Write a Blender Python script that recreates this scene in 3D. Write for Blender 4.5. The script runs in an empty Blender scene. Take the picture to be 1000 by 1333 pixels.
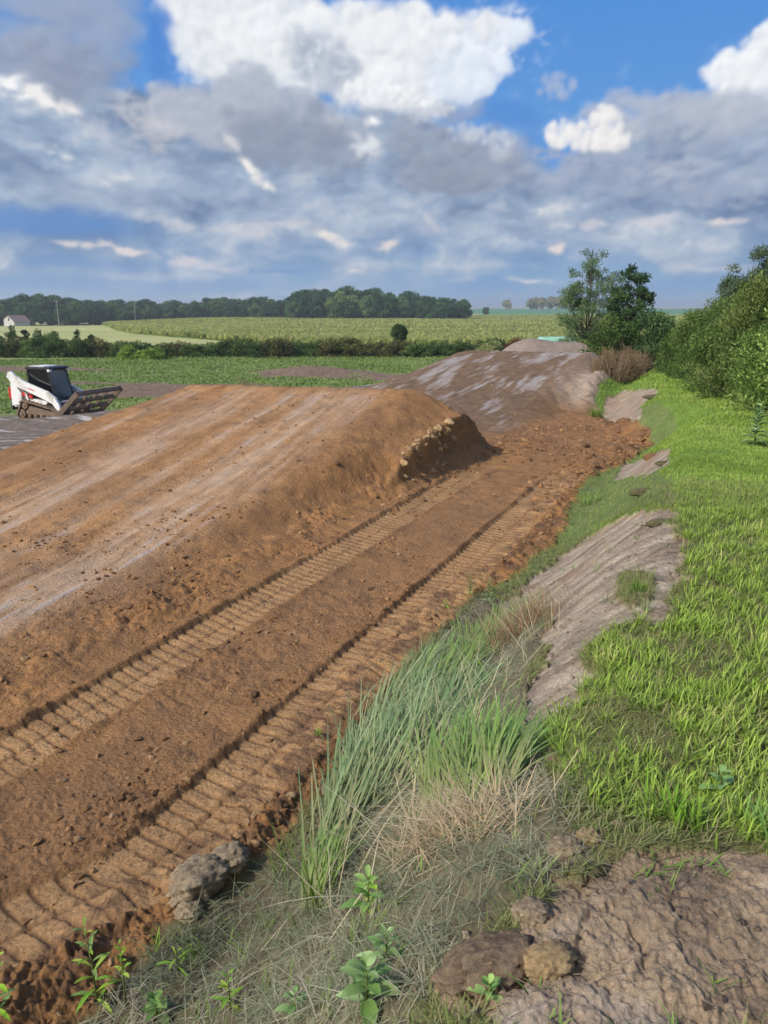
import bpy, math, random
import numpy as np
from mathutils import Vector
R = math.radians
rnd = random.Random(7)
rs = np.random.RandomState(11)
scn = bpy.context.scene
COL = scn.collection

# ------------------------------------------------------------------ camera, light, exposure
PITCH, FOC, CZ = R(15.5), 963.0, 2.6            # pitch down, focal in pixels of the 1000x1333 photo, eye height over the track floor
cam = bpy.data.cameras.new('camera'); camo = bpy.data.objects.new('camera', cam); COL.objects.link(camo)
cam.sensor_fit = 'VERTICAL'; cam.sensor_height = 24.0; cam.lens = FOC/1333*24.0
cam.clip_start = 0.05; cam.clip_end = 20000
camo.location = (0, 0, CZ); camo.rotation_euler = (math.pi/2-PITCH, 0, 0)
scn.camera = camo
SUN_AZ, SUN_EL = R(238), R(40)
world = bpy.data.worlds.new('World'); scn.world = world; world.use_nodes = True
wn = world.node_tree; wn.nodes.clear()
sky = wn.nodes.new('ShaderNodeTexSky'); sky.sky_type = 'NISHITA'; sky.sun_disc = False
sky.sun_elevation = SUN_EL; sky.sun_rotation = SUN_AZ; sky.air_density = 1.0; sky.dust_density = 2.0
bg = wn.nodes.new('ShaderNodeBackground'); bg.inputs[1].default_value = 0.15
wo = wn.nodes.new('ShaderNodeOutputWorld')
wn.links.new(sky.outputs[0], bg.inputs[0]); wn.links.new(bg.outputs[0], wo.inputs[0])
sl = bpy.data.lights.new('sun', 'SUN'); sl.energy = 3.0; sl.angle = R(2.5); sl.color = (1.0, 0.95, 0.86)
so = bpy.data.objects.new('sun', sl); COL.objects.link(so)
sd = Vector((math.sin(SUN_AZ)*math.cos(SUN_EL), math.cos(SUN_AZ)*math.cos(SUN_EL), math.sin(SUN_EL)))
so.rotation_euler = sd.to_track_quat('Z', 'Y').to_euler(); so.location = (0, 0, 60)
scn.view_settings.view_transform = 'Standard'; scn.view_settings.look = 'None'
scn.view_settings.exposure = 0.1; scn.view_settings.gamma = 1.0
scn.view_settings.use_curve_mapping = False

# ------------------------------------------------------------------ helpers
def lin(r, g, b):
    c = np.array([r, g, b], float)/255
    return np.where(c <= .04045, c/12.92, ((c+.055)/1.055)**2.4)
def sstep(x, a, b):
    t = np.clip((x-a)/(b-a), 0, 1); return t*t*(3-2*t)
def hsh(ix, iy, seed):
    h = (ix*374761393 + iy*668265263 + seed*2246822519) & 0xffffffff
    h = ((h ^ (h >> 13))*1274126177) & 0xffffffff
    return h ^ (h >> 16)
def noise(x, y, seed=0):                          # gradient noise, about -1..1
    x, y = np.broadcast_arrays(x, y); x0, y0 = np.floor(x), np.floor(y); xf, yf = x-x0, y-y0
    xi, yi = x0.astype(np.int64), y0.astype(np.int64)
    u, v = xf*xf*xf*(xf*(xf*6-15)+10), yf*yf*yf*(yf*(yf*6-15)+10)
    def g(a, b):
        h = hsh(xi+a, yi+b, seed)
        return ((h & 4095)/2047.5-1)*(xf-a)+(((h >> 12) & 4095)/2047.5-1)*(yf-b)
    n0 = g(0, 0)*(1-u)+g(1, 0)*u; n1 = g(0, 1)*(1-u)+g(1, 1)*u
    return (n0*(1-v)+n1*v)*1.85
def fbm(x, y, o=4, seed=0, gain=.5):
    s = 0; a = 1; t = 0
    for i in range(o):
        s = s+a*noise(x, y, seed+i*17); t += a; a *= gain; x = x*2.03+3.1; y = y*2.03+1.7
    return s/t
def bil(x, y, o=4, seed=0, gain=.5):              # puffy noise, 0..1, round tops with creases between
    s = 0; a = 1; t = 0
    for i in range(o):
        s = s+a*(.22+1.35*np.abs(noise(x, y, seed+i*13))); t += a; a *= gain
        x, y = x*1.63-y*1.21+5.3, x*1.21+y*1.63+2.9
    return s/t
def mix(a, b, t):
    t = np.asarray(t)[..., None] if np.ndim(t) else t
    return a*(1-t)+b*t

def tag(o, label=None, cat=None, group=None, kind=None):
    if label: o['label'] = label
    if cat: o['category'] = cat
    if group: o['group'] = group
    if kind: o['kind'] = kind
    return o
def empty(name, loc=(0, 0, 0), rz=0.0):
    o = bpy.data.objects.new(name, None); COL.objects.link(o); o.location = loc; o.rotation_euler = (0, 0, rz)
    o.empty_display_size = .1
    return o
def npmesh(name, V, F, mat, parent=None, col=None, wet=None, smooth=False, link=True):
    V = np.asarray(V, np.float32); F = np.asarray(F, np.int32)
    me = bpy.data.meshes.new(name); k = F.shape[1]
    me.vertices.add(len(V)); me.vertices.foreach_set('co', V.ravel())
    me.loops.add(F.size); me.loops.foreach_set('vertex_index', F.ravel())
    me.polygons.add(len(F)); me.polygons.foreach_set('loop_start', np.arange(0, F.size, k, dtype=np.int32))
    me.polygons.foreach_set('loop_total', np.full(len(F), k, np.int32))
    me.polygons.foreach_set('use_smooth', np.full(len(F), smooth, bool))
    if col is not None:
        a = me.color_attributes.new('Col', 'FLOAT_COLOR', 'POINT')
        c = np.ones((len(V), 4), np.float32); c[:, :3] = col; a.data.foreach_set('color', c.ravel())
    if wet is not None:
        a = me.attributes.new('Wet', 'FLOAT', 'POINT'); a.data.foreach_set('value', np.asarray(wet, np.float32))
    me.update(calc_edges=True); me.materials.append(mat)
    o = bpy.data.objects.new(name, me)
    if link: COL.objects.link(o)
    if parent: o.parent = parent
    return o
class MB:                                          # collects shapes into one mesh
    def __init__(s): s.v = []; s.f = []
    def add(s, v, f):
        b = len(s.v); s.v += [tuple(p) for p in v]; s.f += [tuple(b+i for i in q) for q in f]
    def box(s, c, d, rot=None):
        vs = []
        for x in (-.5, .5):
            for y in (-.5, .5):
                for z in (-.5, .5):
                    p = Vector((x*d[0], y*d[1], z*d[2]))
                    if rot is not None: p = rot @ p
                    vs.append(p+Vector(c))
        s.add(vs, [(0, 1, 3, 2), (4, 6, 7, 5), (0, 4, 5, 1), (2, 3, 7, 6), (0, 2, 6, 4), (1, 5, 7, 3)]); return s
    def tube(s, pts, rad, n=6, cap=True):
        pts = [Vector(p) for p in pts]; base = len(s.v)
        if not hasattr(rad, '__len__'): rad = [rad]*len(pts)
        for i, p in enumerate(pts):
            d = (pts[min(i+1, len(pts)-1)]-pts[max(i-1, 0)]).normalized()
            a = d.orthogonal().normalized() if abs(d.z) > .99 else d.cross(Vector((0, 0, 1))).normalized()
            b = d.cross(a)
            for k in range(n):
                t = 2*math.pi*k/n; s.v.append(tuple(p+(a*math.cos(t)+b*math.sin(t))*rad[i]))
        for i in range(len(pts)-1):
            for k in range(n):
                s.f.append((base+i*n+k, base+i*n+(k+1) % n, base+(i+1)*n+(k+1) % n, base+(i+1)*n+k))
        if cap:
            s.f.append(tuple(base+k for k in range(n))[::-1]); s.f.append(tuple(base+(len(pts)-1)*n+k for k in range(n)))
        return s
    def prism(s, prof, y0, y1):                    # profile of (x, z) extruded along y
        n = len(prof); b = len(s.v)
        s.v += [(x, y0, z) for x, z in prof]+[(x, y1, z) for x, z in prof]
        s.f.append(tuple(range(b, b+n))); s.f.append(tuple(range(b+2*n-1, b+n-1, -1)))
        for i in range(n): s.f.append((b+i, b+n+i, b+n+(i+1) % n, b+(i+1) % n))
        return s
    def build(s, name, mat, parent=None, bevel=0, smooth=False):
        me = bpy.data.meshes.new(name); me.from_pydata(s.v, [], s.f)
        import bmesh
        bm = bmesh.new(); bm.from_mesh(me); bmesh.ops.recalc_face_normals(bm, faces=bm.faces)
        if bevel: bmesh.ops.bevel(bm, geom=[e for e in bm.edges if len(e.link_faces) == 2 and e.calc_face_angle(0) > .6], offset=bevel, segments=2, affect='EDGES', profile=.6)
        bm.to_mesh(me); bm.free()
        if smooth or bevel: me.polygons.foreach_set('use_smooth', [bool(smooth)]*len(me.polygons))
        me.materials.append(mat); o = bpy.data.objects.new(name, me); COL.objects.link(o)
        if parent: o.parent = parent
        return o
def copy_tree(o, parent=None):
    c = o.copy(); COL.objects.link(c)
    if parent: c.parent = parent
    for ch in o.children: copy_tree(ch, c)
    return c

# materials ---------------------------------------------------------
def newmat(name):
    m = bpy.data.materials.new(name); m.use_nodes = True; nt = m.node_tree
    return m, nt, nt.nodes['Principled BSDF']
def N(nt, t, **k):
    n = nt.nodes.new(t)
    for a, b in k.items(): setattr(n, a, b)
    return n
def earth_mat():
    m, nt, p = newmat('earth'); L = nt.links.new
    at = N(nt, 'ShaderNodeAttribute', attribute_name='Col'); we = N(nt, 'ShaderNodeAttribute', attribute_name='Wet')
    tc = N(nt, 'ShaderNodeTexCoord')
    n1 = N(nt, 'ShaderNodeTexNoise'); n1.inputs['Scale'].default_value = 45; n1.inputs['Detail'].default_value = 6; n1.inputs['Roughness'].default_value = .7
    n2 = N(nt, 'ShaderNodeTexNoise'); n2.inputs['Scale'].default_value = 3.1; n2.inputs['Detail'].default_value = 8; n2.inputs['Roughness'].default_value = .65
    n3 = N(nt, 'ShaderNodeTexVoronoi'); n3.inputs['Scale'].default_value = 38
    for n in (n1, n2, n3): L(tc.outputs['Object'], n.inputs['Vector'])
    r1 = N(nt, 'ShaderNodeMapRange'); r1.inputs[1].default_value = .3; r1.inputs[2].default_value = .7; r1.inputs[3].default_value = .66; r1.inputs[4].default_value = 1.32
    r2 = N(nt, 'ShaderNodeMapRange'); r2.inputs[1].default_value = .3; r2.inputs[2].default_value = .7; r2.inputs[3].default_value = .82; r2.inputs[4].default_value = 1.18
    L(n1.outputs[0], r1.inputs[0]); L(n2.outputs[0], r2.inputs[0])
    mu = N(nt, 'ShaderNodeMath', operation='MULTIPLY'); L(r1.outputs[0], mu.inputs[0]); L(r2.outputs[0], mu.inputs[1])
    vm = N(nt, 'ShaderNodeVectorMath', operation='SCALE'); L(at.outputs['Color'], vm.inputs[0]); L(mu.outputs[0], vm.inputs['Scale'])
    L(vm.outputs[0], p.inputs['Base Color'])
    rr = N(nt, 'ShaderNodeMapRange'); rr.inputs[3].default_value = .95; rr.inputs[4].default_value = .42; L(we.outputs['Fac'], rr.inputs[0]); L(rr.outputs[0], p.inputs['Roughness'])
    p.inputs['Specular IOR Level'].default_value = .35
    ad = N(nt, 'ShaderNodeMath', operation='MULTIPLY_ADD'); L(n3.outputs['Distance'], ad.inputs[0]); ad.inputs[1].default_value = -.6; L(n1.outputs[0], ad.inputs[2])
    n4 = N(nt, 'ShaderNodeTexNoise'); n4.inputs['Scale'].default_value = 9; n4.inputs['Detail'].default_value = 9; n4.inputs['Roughness'].default_value = .72; L(tc.outputs['Object'], n4.inputs['Vector'])
    b0 = N(nt, 'ShaderNodeBump'); b0.inputs['Distance'].default_value = .075; L(n4.outputs[0], b0.inputs['Height'])
    b = N(nt, 'ShaderNodeBump'); b.inputs['Distance'].default_value = .02; L(b0.outputs[0], b.inputs['Normal'])
    bs = N(nt, 'ShaderNodeMapRange'); bs.inputs[3].default_value = .75; bs.inputs[4].default_value = .12; L(we.outputs['Fac'], bs.inputs[0]); L(bs.outputs[0], b.inputs['Strength']); L(bs.outputs[0], b0.inputs['Strength'])
    L(ad.outputs[0], b.inputs['Height']); L(b.outputs[0], p.inputs['Normal'])
    return m
def attr_mat(name, rough=.6, trans=.3, spec=.3, gain=1.0):     # leaf and blade material: colour of each leaf from its mesh
    m, nt, p = newmat(name); L = nt.links.new
    at = N(nt, 'ShaderNodeAttribute', attribute_name='Col')
    oi = N(nt, 'ShaderNodeObjectInfo'); mr = N(nt, 'ShaderNodeMapRange'); mr.inputs[3].default_value = .82*gain; mr.inputs[4].default_value = 1.18*gain
    L(oi.outputs['Random'], mr.inputs[0])
    vm = N(nt, 'ShaderNodeVectorMath', operation='SCALE'); L(at.outputs['Color'], vm.inputs[0]); L(mr.outputs[0], vm.inputs['Scale'])
    L(vm.outputs[0], p.inputs['Base Color']); p.inputs['Roughness'].default_value = rough; p.inputs['Specular IOR Level'].default_value = spec
    if trans > 0:
        tr = N(nt, 'ShaderNodeBsdfTranslucent'); ms = N(nt, 'ShaderNodeMixShader'); ms.inputs[0].default_value = trans
        L(vm.outputs[0], tr.inputs[0]); L(p.outputs[0], ms.inputs[1]); L(tr.outputs[0], ms.inputs[2])
        L(ms.outputs[0], nt.nodes['Material Output'].inputs[0])
    return m
def solid(name, c, rough=.5, metal=0, spec=.5, dirt=None, scale=6, amt=.5, bump=0):
    m, nt, p = newmat(name); L = nt.links.new
    p.inputs['Roughness'].default_value = rough; p.inputs['Metallic'].default_value = metal; p.inputs['Specular IOR Level'].default_value = spec
    tc = N(nt, 'ShaderNodeTexCoord'); n = N(nt, 'ShaderNodeTexNoise'); n.inputs['Scale'].default_value = scale; n.inputs['Detail'].default_value = 7; n.inputs['Roughness'].default_value = .65
    L(tc.outputs['Object'], n.inputs['Vector'])
    cr = N(nt, 'ShaderNodeMapRange'); cr.inputs[1].default_value = .62-amt*.3; cr.inputs[2].default_value = .72; L(n.outputs[0], cr.inputs[0])
    mx = N(nt, 'ShaderNodeMix', data_type='RGBA'); mx.inputs[6].default_value = (*c, 1); mx.inputs[7].default_value = (*(dirt if dirt is not None else [k*.7 for k in c]), 1)
    L(cr.outputs[0], mx.inputs[0]); L(mx.outputs[2], p.inputs['Base Color'])
    if bump:
        b = N(nt, 'ShaderNodeBump'); b.inputs['Distance'].default_value = bump; L(n.outputs[0], b.inputs['Height']); L(b.outputs[0], p.inputs['Normal'])
    return m
EARTH = earth_mat()
LEAF = attr_mat('leaf', .6, .25, .22)
BLADE = attr_mat('grass_blade', .65, .22, .2)
HAY = attr_mat('dry_grass', .75, .15, .2)
BARK = solid('bark', lin(96, 80, 66), .9, scale=20, bump=.01)
TWIG = solid('dead_twig', lin(134, 112, 86), .9, scale=20)

# ------------------------------------------------------------------ the lie of the land
HU = R(25); UX, UY = math.sin(HU), math.cos(HU)        # the lane heads 25 degrees to the right
def sw(x, y): return x*UX+y*UY, x*UY-y*UX              # distance along the lane, distance to its right
def xy(s, w): return s*UX+w*UY, s*UY-w*UX
def toe(s): return np.interp(s, [0, 13, 15, 17, 20, 25, 34], [-1.75, -1.7, -1.25, -2.4, -3.0, -3.7, -3.9])
def smooth_z(x, y):
    s, w = sw(x, y)
    fl = -.022*np.clip(s-10, 0, 11)
    fl = fl - .115*np.clip(-11.2-w, 0, 12) - .05*np.clip(-23.2-w, 0, 8)
    # first jump: ramp, crest, cut right side, back slope
    up = np.clip((s-3.0)/9.5, 0, 1)**1.75*1.2
    back = 1-sstep(s, 12.7, 14.6)
    crest_drop = .05*np.clip(-5-w, 0, 6)*sstep(s, 9, 12.5)*.5
    rw = np.interp(s, [0, 8.5, 10.5, 14], [1.5, .9, .32, .5])
    re = np.interp(s, [0, 9, 11, 12.6, 14], [-4.35, -4.35, -4.5, -4.75, -4.5])
    side = 1-sstep(w, re-rw, re); kcut = sstep(s, 9.0, 10.4); wj = w+.07*noise(s*2.2, s*0, 19)
    side = side*(1-kcut)+kcut*(.48*(1-sstep(wj, -4.36, -4.26))*(1-.42*sstep(w, -5.4, -4.35))/.48*.78+.22*(1-sstep(w, -4.3, -3.95))*(1-sstep(w, -4.2, -4.1)*0)); side = side*sstep(w, -11.7, -10.3)
    j1 = np.clip(up-crest_drop, 0, 9)*back*side
    # second jump
    up2 = np.clip((s-16.2)/12.8, 0, 1)**1.25*1.12
    side2 = (1-sstep(w, -5.1, -4.1))*sstep(w, -12.5, -9.8)
    j2 = up2*(1-sstep(s, 29.8, 33))*side2
    z = fl+j1+j2
    # tan berm beside the second jump, grey heap behind it, low berm in front of the loader
    z = z+.75*np.exp(-((w+4.0)/.75)**2)*sstep(s, 20.5, 24.5)*(1-sstep(s, 28.5, 31))
    z = z+.30*np.exp(-((y-24.6-.10*(x+12))/1.0)**2)*sstep(-x, 6.5, 9)
    # bank on the right
    wt = toe(s); zr = np.interp(s, [0, 6, 14, 22, 34, 60], [1.0, .95, .78, .55, .2, -1.2])
    B = sstep(w, wt, wt+np.interp(s, [0, 8, 16, 25], [1.55, 1.5, 1.3, 1.4]))
    z = z*(1-B)+zr*B
    # plain beyond
    r = np.hypot(x, y)
    far = np.interp(y, [30, 45, 70, 78, 95, 170, 235, 300, 420, 700, 3000], [-1.7, -1.85, -1.95, -2.6, -3.4, -3.1, -2.55, -3.2, -3.0, -1.6, 1.2])
    far = far+(.9*fbm(x/130+3, y/90, 2, 5)*sstep(y, 90, 180))*(1-sstep(y, 320, 600))
    far = far-1.2*sstep(-x/(y+1), .22, .4)*sstep(y, 150, 260)*(1-sstep(y, 400, 700))
    z = z*(1-sstep(y, 31, 44))+far*sstep(y, 31, 44)
    z = z+1.72*np.exp(-((x-7.5)/2.7)**4-((y-35.0)/1.6)**2)*(1+.06*np.sin(x*2.1))
    return z
def at(px, py):                                    # where the sight line through a photo pixel meets the ground
    Yv = (666.5-py)/FOC; Xv = (px-500)/FOC
    dy = math.cos(PITCH)+Yv*math.sin(PITCH); dz = -math.sin(PITCH)+Yv*math.cos(PITCH)
    t = np.concatenate([np.arange(.8, 60, .02), np.arange(60, 4000, .5)])
    f = CZ+dz*t-smooth_z(Xv*t, dy*t)
    i = np.argmax(f < 0)
    return Xv*t[i], dy*t[i]
def poly(pts): return np.array([at(*p) for p in pts])
def inpoly(x, y, P, amp=.0, sc=1.0, seed=0):
    if amp: x, y = x+amp*fbm(x*sc, y*sc, 4, seed, .6), y+amp*fbm(x*sc+9, y*sc+4, 4, seed+5, .6)
    c = np.zeros(np.shape(x), bool); j = len(P)-1
    for i in range(len(P)):
        a, b = P[i], P[j]
        if a[1] != b[1]:
            c ^= ((a[1] > y) != (b[1] > y)) & (x < (b[0]-a[0])*(y-a[1])/(b[1]-a[1])+a[0])
        j = i
    return c
# right edge of the churned track dirt (photo pixels -> metres), then everything left of it is dirt
EDGE = poly([(100, 1330), (170, 1262), (235, 1195), (330, 1128), (395, 1065), (440, 985), (500, 905), (560, 835), (610, 780), (680, 745), (725, 705), (742, 665), (765, 622), (812, 604), (846, 576), (838, 560), (790, 548), (775, 520), (782, 500)])
es, ew = sw(EDGE[:, 0], EDGE[:, 1]); o_ = np.argsort(es); es, ew = es[o_], ew[o_]
def edge_w(s): return np.interp(s, np.r_[-5, es, 30, 40], np.r_[ew[0], ew, -3.6, -3.8])
CLAY1 = poly([(640, 800), (690, 752), (740, 715), (775, 690), (830, 664), (882, 668), (884, 750), (872, 812), (812, 812), (757, 850), (778, 885), (762, 915), (722, 925), (690, 955), (672, 960), (680, 900), (706, 850), (700, 800)])
ISLE = poly([(800, 776), (806, 748), (852, 746), (850, 772), (825, 785)])
CLAY2 = poly([(800, 622), (812, 598), (872, 582), (874, 604), (846, 618)])
CLAY3 = poly([(776, 556), (785, 520), (815, 506), (862, 510), (832, 530), (830, 560)])
CLAY4 = poly([(560, 1333), (600, 1262), (650, 1235), (700, 1180), (745, 1158), (800, 1128), (870, 1112), (960, 1116), (1080, 1150), (1080, 1333), (980, 1400), (700, 1400)])
HAYP = poly([(60, 1420), (175, 1270), (300, 1170), (350, 1150), (410, 1080), (450, 1000), (520, 900), (580, 825), (630, 775), (700, 765), (712, 830), (690, 880), (690, 960), (720, 1010), (740, 1080), (770, 1140), (700, 1180), (640, 1235), (590, 1265), (540, 1333), (500, 1420)])
SOD = poly([(672, 735), (690, 700), (745, 650), (770, 620), (830, 612), (872, 622), (880, 665), (830, 660), (775, 688), (740, 715), (700, 720)])
CORN = poly([(176, 435), (235, 440), (318, 446), (420, 452), (900, 452), (1400, 452), (1400, 407.5), (618, 407.5), (600, 412), (250, 412), (215, 416), (135, 424), (150, 430)])
CORN[6:8, 1] = 560
SOY0 = 560.0

def ground(x, y, want='z'):
    s, w = sw(x, y); r = np.hypot(x, y)+.3
    z = smooth_z(x, y)
    cell = .0034*r
    def amp(wl): return np.clip(wl/(cell*3)-.6, 0, 1)         # fine relief only where the mesh can carry it
    nb = fbm(s*1.3, w*1.3, 4, 60, .6)
    ewv = edge_w(s)+.13*nb+.05*fbm(s*7, w*7, 2, 61)*amp(.2)
    dirt = 1-sstep(w, ewv-.05, ewv+.05)
    nearz = (1-sstep(y, 30, 36))
    dirt = dirt*nearz
    clay = (inpoly(x, y, CLAY1, .24, 2.8, 3) & ~inpoly(x, y, ISLE, .05, 5, 4)) | inpoly(x, y, CLAY2, .15, 2, 3) | inpoly(x, y, CLAY3, .25, 1.5, 3) | inpoly(x, y, CLAY4, .13, 4, 3)
    clay = clay & (dirt < .5); clayf = clay.astype(float)
    hay = inpoly(x, y, HAYP, .06, 3, 8) & (dirt < .5) & ~clay
    sod = (inpoly(x, y, SOD, .1, 3, 12) | ((w-ewv < .5) & (s > 3.5) & (s < 20))) & (dirt < .5) & ~clay & ~hay
    grey = sstep(-w, 11.0, 11.8)*nearz                        # grey worked ground left of the jump
    # soil relief
    wq = w+.12*(s-5)
    st = fbm(s*.30, wq*2.6, 4, 21, .6); st2 = fbm(s*.8, wq*11, 3, 22, .6)
    pack = 1.1*np.exp(-((wq+7.75)/.48)**2)+1.05*np.exp(-((wq+5.75)/.62)**2)+.5*np.exp(-((wq+6.75)/.18)**2)+.55*np.exp(-((wq+9.2)/.3)**2)+.25*np.exp(-((wq+5.0)/.15)**2)
    pack = np.clip(pack*(.72+1.3*st+.8*st2), 0, 1)*sstep(-w, 4.7, 5.4)*(1-sstep(-w, 10.2, 11))*(1-sstep(s, 11.8, 13.0))
    lane2 = sstep(-w, 4.4, 5.0)*(1-sstep(-w, 10.8, 12.0))*sstep(s, 15.8, 17.5)*(1-sstep(s, 30.5, 32))
    st3 = fbm(s*.22+5, (w+.35*np.sin(s*.3))*1.35, 4, 31, .55); st4 = fbm(s*.6, w*7, 4, 33, .6)
    pack2 = lane2*sstep(st3+.36*st4, -.02, .30)*(.75+.5*st4)
    gst = fbm(w*.35, s*3.0+w*.6, 4, 35, .55)
    pack3 = grey*sstep(gst, .12, .4)
    packed = np.clip(pack+pack2+pack3, 0, 1)
    drive = dirt*sstep(w, -4.6, -4.3)
    # tracks left by the rubber treads of the loader
    wob = .03*fbm(s*.4, s*0, 2, 50)
    dR, dL = w-wob+2.27+.32*np.clip((2.2-s)/.6, 0, 2.5), w-wob+3.72
    fade = (1-sstep(s, 10.8, 13))
    tr = 0; zt = 0; bandm = 0; grv = 0
    for d, hw, sd_, sh in ((dR, .26, 1, 0), (dL, .21, 2, .4)):
        band = (1-sstep(np.abs(d), hw, hw+.025))*fade*dirt
        half = np.sign(d); ph = s/.105+sh+half*.25+(np.abs(d)-.1)*1.6*half+.12*noise(s*2, d*4, sd_)
        fr = ph-np.floor(ph)
        bar = np.exp(-((fr-.5)/(.11+.05*sstep(r, 4, 8)))**2)*sstep(fbm(s*3, d*8, 3, 70+sd_), -.55, -.1)
        mid = np.exp(-(d/.018)**2)
        zt = zt+band*(-.032+.003*noise(s*9, d*14, 5)-(.013+.012*sstep(r, 4, 8))*bar*amp(.10)-.010*mid*amp(.08))
        zt = zt+.022*np.exp(-((np.abs(d)-hw-.05)/.035)**2)*fade*dirt*(.6+.8*fbm(s*2.5, d*2, 3, 77+sd_))
        tr = tr+band*(1-.75*bar)*(1-.6*mid); bandm = bandm+band; grv = grv+band*np.maximum(bar, .7*mid)
    tr = np.clip(tr, 0, 1)
    # a fainter tread line up the ramp
    d3 = wq+5.55; b3 = np.exp(-(d3/.12)**2)*sstep(s, 5, 7)*(1-sstep(s, 11, 12))
    zt = zt+b3*.010*np.sin(s/.10*2*np.pi)*amp(.1)
    loose = dirt*(1-.85*packed)*(1-.9*np.clip(bandm, 0, 1))
    clod = (bil(x*2.2, y*2.2, 2, 80)-.6)*.05*amp(.4)+(bil(x*7, y*7, 2, 81)-.6)*.055*amp(.14)*sstep(fbm(x*.9, y*.9, 3, 85), -.5, .4)+(bil(x*19, y*19, 2, 82)-.6)*.036*amp(.05)+(bil(x*46, y*46, 1, 83)-.6)*.016*amp(.023)
    sh_r = np.exp(-((w-ewv+.22)/.26)**2)*dirt                  # rough shoulder along the bank toe
    lip = np.exp(-((w+4.45)/.22)**2)*sstep(s, 2, 5)*(1-sstep(s, 9, 10.5))*dirt
    loosamp = .55+.75*sh_r+1.0*lip+.7*sstep(s, 12.5, 14)*drive+.5*sstep(w, -5.3, -4.6)*sstep(s, 9, 10)
    z = z+loose*clod*loosamp+zt+.05*lip+.07*sh_r*(.2+bil(x*2.4, y*2.4, 3, 90, .6))
    z = z+packed*dirt*(.010*st4*amp(.15)+.022*st2*amp(.1)-.012)+drive*0
    z = z+.03*fbm(s*.5, wq*4, 4, 23, .55)*sstep(-w, 4.9, 5.8)*(1-sstep(-w, 10.2, 11))*(1-sstep(s, 12.0, 13))
    # right: turf, clay, hay
    turf = (1-dirt)*(1-clayf); f0 = fbm(x*1.1, y*1.1, 3, 94)
    z = z+turf*(.035*fbm(x*1.6, y*1.6, 3, 95)+.02*fbm(x*7, y*7, 2, 96)*amp(.15))*nearz
    grain = fbm(x*1.6+y*.8+.5*f0, y*7.5-x*1.2, 5, 97, .62)
    z = z+clayf*nearz*(-.035+.028*grain*amp(.12)+.035*sstep(f0, -.1, .4)*fbm(x*6, y*6, 5, 115, .65)*amp(.12)+.02*(bil(x*9, y*9, 3, 98)-.6)*amp(.1)+.006*noise(x*50, y*50, 99)*amp(.03))
    c4 = clayf*(y < 2.6)
    rgh = sstep(fbm(x*2.3+4, y*2.3, 3, 107), -.35, .35); z = z+.10*np.exp(-((x-.75)/.6)**2-((y-1.5)/.42)**2)+c4*(.02+.04*fbm(x*2.0, y*2.0, 3, 101, .55)+rgh*.028*fbm(x*5.5, y*5.5, 5, 103, .60)+.012*fbm(x*17, y*17, 5, 108, .72)-.014*sstep(1-np.abs(noise(x*6+.5*f0, y*6, 111))*3.2, .55, 1)*rgh+.004*(bil(x*55, y*55, 1, 104)-.5))
    z = z+(1-dirt)*(r < 7)*.03*fbm(x*3, y*3, 3, 105)
    # meadow relief
    md = (1-nearz)*(1-sstep(y, 66, 70))
    z = z+md*.14*fbm(x*.45, y*.45, 5, 110, .6)+.45*np.exp(-((x+5.2)/3.2)**2-((y-53)/1.6)**2)*md
    if want == 'z': return z
    # colours -------------------------------------------------------
    f1 = fbm(x*.55, y*.55, 4, 120, .6); f2 = fbm(x*3.1, y*3.1, 4, 121, .65); f3 = fbm(x*14, y*14, 3, 122, .7)*amp(.07)
    A = lambda *c: lin(*c)
    ora, brn, drk = A(184, 134, 82), A(146, 108, 72), A(104, 78, 56)
    c = mix(np.broadcast_to(brn, x.shape+(3,)), ora, np.clip(.42+.75*f1+.45*f2, 0, 1))
    c = mix(c, drk, np.clip(-.02-.8*f2+.5*f3+.4*fbm(x*7, y*7, 3, 123, .65)*amp(.12), 0, .85))
    # bands of the lane: the middle is browner, the shoulders orange
    c = mix(c, A(150, 114, 80), .5*drive*(np.exp(-((w+3.0)/.55)**2)))
    c = mix(c, A(200, 142, 78), np.clip(drive*sstep(w, -2.4, -1.9)*(1-sh_r)*.75*(s < 14), 0, 1))
    c = mix(c, A(204, 164, 116), np.clip(tr, 0, 1)*(.5+.3*f2)); c = mix(c, A(112, 84, 60), np.clip(grv, 0, 1)*.55)  # pale tread pads; shade of the grooves painted in as darker brown
    c = mix(c, A(190, 162, 132), np.clip(pack*.68, 0, 1))
    c = mix(c, A(176, 166, 160), np.clip(pack*sstep(st2+.5*st, .2, .65), 0, 1)*.7)  # greyish smooth clay, with sky sheen put into the colour
    c = mix(c, A(112, 84, 62), np.clip(sh_r*1.2*sstep(bil(x*3, y*3, 3, 130), .45, .75), 0, 1)*.75)
    # the second jump is dark and wet
    dk = sstep(s, 14.6, 17.0+2*f1)*sstep(-w, 3.3-.6*f2, 5.4)
    c = mix(c, mix(np.broadcast_to(A(108, 86, 66), x.shape+(3,)), A(140, 110, 82), np.clip(.5+f2+.6*st4, 0, 1)), dk)
    c = mix(c, A(178, 170, 162), np.clip(pack2, 0, 1)*.8)  # smooth clay streaks, their pale grey includes painted sky reflection
    c = mix(c, A(118, 84, 58), .6*sstep(s, 12.5, 14)*drive*(1-dk)*np.clip(.5+f2, 0, 1))
    berm = np.exp(-((w+3.85)/.85)**2)*sstep(s, 20.5, 23)*(1-sstep(s, 31, 33))
    c = mix(c, A(170, 150, 130), np.clip(berm*1.3, 0, 1))
    # grey ground on the left
    gg = mix(np.broadcast_to(A(134, 120, 108), x.shape+(3,)), A(104, 92, 82), np.clip(.5+f2, 0, 1))
    c = mix(c, gg, grey); c = mix(c, A(190, 184, 176), pack3*.8)
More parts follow.
